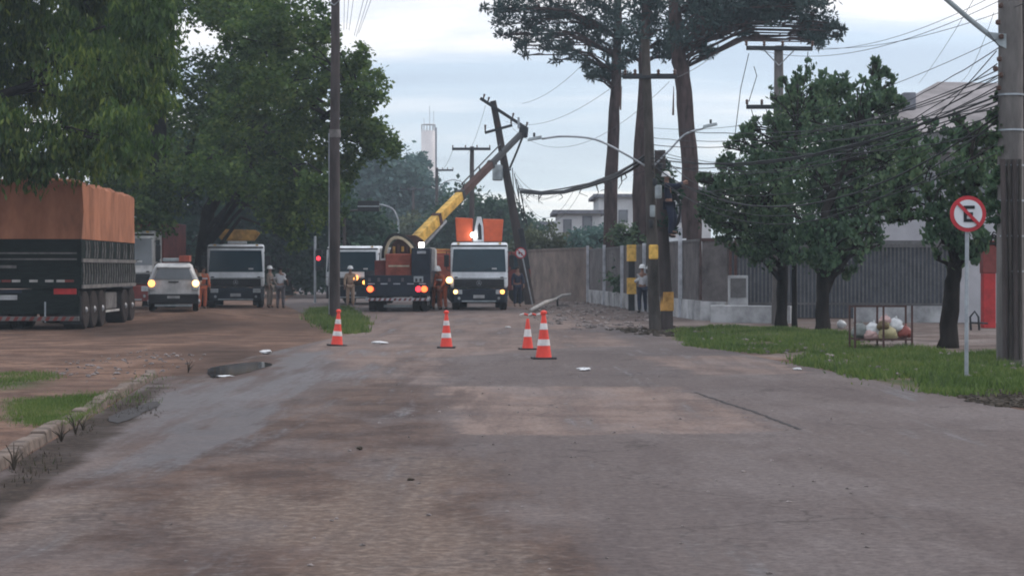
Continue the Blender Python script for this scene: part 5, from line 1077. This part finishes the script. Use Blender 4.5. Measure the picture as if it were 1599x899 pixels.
# ------------------------------------------------------------------ people
def skinned(name, nodes, edges, m, parent, sub=1):
    keys = list(nodes); idx = {k: i for i, k in enumerate(keys)}
    me = bpy.data.meshes.new(name); me.from_pydata([nodes[k][0] for k in keys], [(idx[a], idx[b]) for a, b in edges], []); me.update()
    o = bpy.data.objects.new(name, me); C.objects.link(o); o.parent = parent; me.materials.append(MT[m])
    sk = o.modifiers.new('skin', 'SKIN'); sk.use_smooth_shade = True; sk.branch_smoothing = .3
    for i, k in enumerate(keys):
        r = nodes[k][1]; me.skin_vertices[0].data[i].radius = r if isinstance(r, tuple) else (r, r); me.skin_vertices[0].data[i].use_root = (i == 0)
    s = o.modifiers.new('sub', 'SUBSURF'); s.levels = sub; s.render_levels = sub
    return o
def person(label, loc, rz, top='orangecloth', legs='orangecloth', helmet=True, armR=((.24, -.05, 1.14), (.22, -.22, .95)), armL=((-.24, -.02, 1.14), (-.25, -.10, .90)), lean=0., kneeR=(.11, -.03, .50), ankR=(.12, .03, .09), kneeL=(-.11, -.02, .50), ankL=(-.12, .02, .09), h=1.72, sleeves=True, vest=None, group='workers and onlookers in the street'):
    t = thing('person', label, 'person', loc, rz, group); k = h/1.72; V_ = Vector
    def L(p):      # lean the upper body forward about the hips
        p = V_(p)
        if lean and p.z > .92:
            d = p-V_((0, 0, .92)); p = V_((0, 0, .92))+Matrix.Rotation(lean, 3, 'X') @ d
        return p*k
    n = {'pel': (L((0, 0, .94)), (.14, .10)), 'sp': (L((0, 0, 1.12)), (.125, .09)), 'ch': (L((0, 0, 1.32)), (.15, .10)), 'nk': (L((0, .01, 1.46)), .058), 'hd0': (L((0, -.01, 1.53)), (.062, .075)), 'hd1': (L((0, -.005, 1.61)), (.078, .092)), 'hd2': (L((0, .01, 1.69)), (.055, .065)),
         'hR': (L((.09, 0, .88)), .09), 'hL': (L((-.09, 0, .88)), .09), 'kR': (V_(kneeR)*k, .06), 'kL': (V_(kneeL)*k, .06), 'aR': (V_(ankR)*k, .042), 'aL': (V_(ankL)*k, .042),
         'sR': (L((.18, 0, 1.40)), .058), 'sL': (L((-.18, 0, 1.40)), .058), 'eR': (L(armR[0]), .042), 'eL': (L(armL[0]), .042), 'wR': (L(armR[1]), .028), 'wL': (L(armL[1]), .028),
         'no': (L((0, -.105, 1.585)), .012)}
    n['fR'] = (n['aR'][0]+V_((.01, -.16, -.05))*k, (.04, .03)); n['fL'] = (n['aL'][0]+V_((-.01, -.16, -.05))*k, (.04, .03))
    E = [('pel', 'sp'), ('sp', 'ch'), ('ch', 'nk'), ('nk', 'hd0'), ('hd0', 'hd1'), ('hd1', 'hd2'), ('hd1', 'no'), ('pel', 'hR'), ('pel', 'hL'), ('hR', 'kR'), ('kR', 'aR'), ('aR', 'fR'), ('hL', 'kL'), ('kL', 'aL'), ('aL', 'fL'), ('ch', 'sR'), ('ch', 'sL'), ('sR', 'eR'), ('eR', 'wR'), ('sL', 'eL'), ('eL', 'wL')]
    for s in 'RL':
        w_, e_ = n['w'+s][0], n['e'+s][0]; d = (w_-e_).normalized(); q = d.orthogonal().normalized(); pm = w_+d*.07*k; n['p'+s] = (pm, (.034, .018)); E.append(('w'+s, 'p'+s))
        for j, (o_, l_) in enumerate([(-.03, .065), (-.01, .08), (.01, .075), (.03, .06)]):
            a = pm+q*o_+d*.03; b = a+d*l_*.6+d.cross(q)*.012; c_ = b+d*l_*.4+d.cross(q)*.02
            n[f'g{s}{j}a'] = (a, .009); n[f'g{s}{j}b'] = (b, .008); n[f'g{s}{j}c'] = (c_, .007); E += [('p'+s, f'g{s}{j}a'), (f'g{s}{j}a', f'g{s}{j}b'), (f'g{s}{j}b', f'g{s}{j}c')]
        a = w_+d*.03+q*.035; b = a+q*.02+d*.035; n[f't{s}a'] = (a, .011); n[f't{s}b'] = (b, .009); E += [('w'+s, f't{s}a'), (f't{s}a', f't{s}b')]
    skinned('body', n, E, 'skin', t)
    g = lambda key, e: (n[key][0], tuple(x+e for x in n[key][1]) if isinstance(n[key][1], tuple) else n[key][1]+e)
    sh = {kk: g(kk, .022) for kk in ('ch', 'sp', 'pel', 'sR', 'sL', 'eR', 'eL')}; ES = [('pel', 'sp'), ('sp', 'ch'), ('ch', 'sR'), ('ch', 'sL'), ('sR', 'eR'), ('sL', 'eL')]
    sh['col'] = (n['nk'][0]-V_((0, 0, .03)), .07); ES.append(('ch', 'col'))
    if sleeves: sh['wR'] = g('wR', .02); sh['wL'] = g('wL', .02); ES += [('eR', 'wR'), ('eL', 'wL')]
    skinned('shirt', sh, ES, top, t)
    if vest:
        vs = {kk: g(kk, .035) for kk in ('ch', 'sp')}; vs['ch2'] = (n['ch'][0]+V_((0, 0, .06)), (.15, .11)); skinned('vest', vs, [('sp', 'ch'), ('ch', 'ch2')], vest, t)
    tr = {kk: g(kk, .024) for kk in ('pel', 'hR', 'hL', 'kR', 'kL', 'aR', 'aL')}; skinned('trousers', tr, [('pel', 'hR'), ('pel', 'hL'), ('hR', 'kR'), ('kR', 'aR'), ('hL', 'kL'), ('kL', 'aL')], legs, t)
    for s in 'RL':
        a = n['a'+s][0]; f = n['f'+s][0]; bt = {'u': (a+V_((0, 0, .04)), .055), 'a': (a+V_((0, .01, -.035)), .05), 'f': (f+V_((0, 0, .002)), (.05, .035))}; skinned('boot', bt, [('u', 'a'), ('a', 'f')], 'boot', t)
    if top == 'orangecloth':
        cc = n['ch'][0]; m = MB(); kk = 16
        for z in (-.10, -.05):
            for q in range(kk): m.v.append((cc.x+.195*math.cos(q*6.2832/kk), cc.y+.145*math.sin(q*6.2832/kk), cc.z+z))
        m.f += [(q, (q+1) % kk, (q+1) % kk+kk, q+kk) for q in range(kk)]; m.build('reflective_band', 'postw', t)
    c = n['hd1'][0]; up_ = (n['hd2'][0]-c).normalized()
    if helmet:
        m = MB().lathe([(.135, .0), (.125, .015), (.118, .02), (.115, .06), (.09, .11), (.05, .135), (.005, .14)], (c.x, c.y+.005, c.z+.02), 16); m.prism([(c.x-.08, c.y-.10), (c.x+.08, c.y-.10), (c.x+.05, c.y-.19), (c.x-.05, c.y-.19)], 'z', c.z+.018, c.z+.03); m.build('helmet', 'helmet', t, smooth='auto')
    else:
        m = MB().lathe([(.088, -.02), (.098, .02), (.095, .07), (.06, .11), (.005, .125)], (c.x, c.y+.025, c.z+.005), 14); m.build('hair', 'hair', t, smooth=True)
    return t
def gp(px, D): x = (px-CX)/F*D; return (x, D, gz(x, D))
ppl = [
    person('person in a white helmet and khaki clothes beside the yellow topped truck', gp(421, 80.3), R(70), 'khaki', 'khaki', True),
    person('person in a white shirt and dark trousers seen from behind, hand reaching right', gp(438, 79.2), R(175), 'whitecloth', 'greycloth', False, armR=((-.0-.26, -.02, 1.16), (-.26, -.20, 1.05)), armL=((.32, -.05, 1.2), (.40, -.22, 1.18)), sleeves=False),
    person('orange clad worker with beige vest right behind the white car', gp(306, 75.6), R(-20), 'beige', 'orangecloth', False, vest='beige'),
    person('orange clad worker leaning on the left side of the yellow topped truck', gp(316, 77.5), R(35), 'orangecloth', 'orangecloth', False, lean=.15),
    person('worker in beige clothes and white helmet right of the tall left pole', gp(547, 83.2), R(10), 'beige', 'beige', True, armR=((.24, -.1, 1.16), (.12, -.28, 1.12))),
    person('orange clad worker in a white helmet right of the crane truck', gp(681, 77), R(25), 'orangecloth', 'orangecloth', True, lean=.22, armR=((.24, -.15, 1.14), (.16, -.36, 1.06))),
    person('bending orange clad worker touching the side of the bucket truck', gp(692, 76.2), R(-35), 'orangecloth', 'orangecloth', True, lean=.5, armR=((.22, -.12, 1.18), (.18, -.34, 1.10)), armL=((-.22, -.12, 1.18), (-.16, -.34, 1.12))),
    person('person in dark clothes between the bucket truck and the leaning pole', gp(808, 83), R(15), 'navycloth', 'navycloth', False),
    person('person in pale shirt and navy trousers by the striped post', gp(1003, 70.5), R(195), 'whitecloth', 'navycloth', True, h=1.75, armR=((-.25, 0, 1.15), (-.2, -.15, .98)), armL=((.25, -.05, 1.15), (.16, -.24, 1.12))),
    person('person in white clothes and helmet facing the one with navy trousers', gp(1014, 72.5), R(-60), 'whitecloth', 'whitecloth', True),
]
# person climbing the twin pole
cp = at(1045, 372, 50.6)
person('worker in navy clothes climbing high on the twin poles', cp, R(85), 'navycloth', 'navycloth', True, lean=-.12, armR=((.20, -.22, 1.30), (.08, -.40, 1.36)), armL=((-.2, -.22, 1.34), (-.05, -.42, 1.42)), kneeR=(.11, -.16, .54), ankR=(.09, -.05, .18), kneeL=(-.11, -.06, .50), ankL=(-.09, -.02, .09), h=1.72)

# ------------------------------------------------------------------ air
hz = MB().box(-420, 420, -60, 620, -1, 60).build('haze', 'white'); hz['kind'] = 'stuff'; hz['label'] = 'thin bluish evening haze in the street air'; hz['category'] = 'haze'
m = bpy.data.materials.new('haze_air'); m.use_nodes = True; m.node_tree.nodes.clear()
pv = N(m.node_tree, 'ShaderNodeVolumePrincipled'); pv.inputs['Density'].default_value = .0006; pv.inputs['Color'].default_value = (.80, .90, 1, 1)
oo = N(m.node_tree, 'ShaderNodeOutputMaterial'); m.node_tree.links.new(pv.outputs[0], oo.inputs['Volume']); hz.data.materials.clear(); hz.data.materials.append(m)
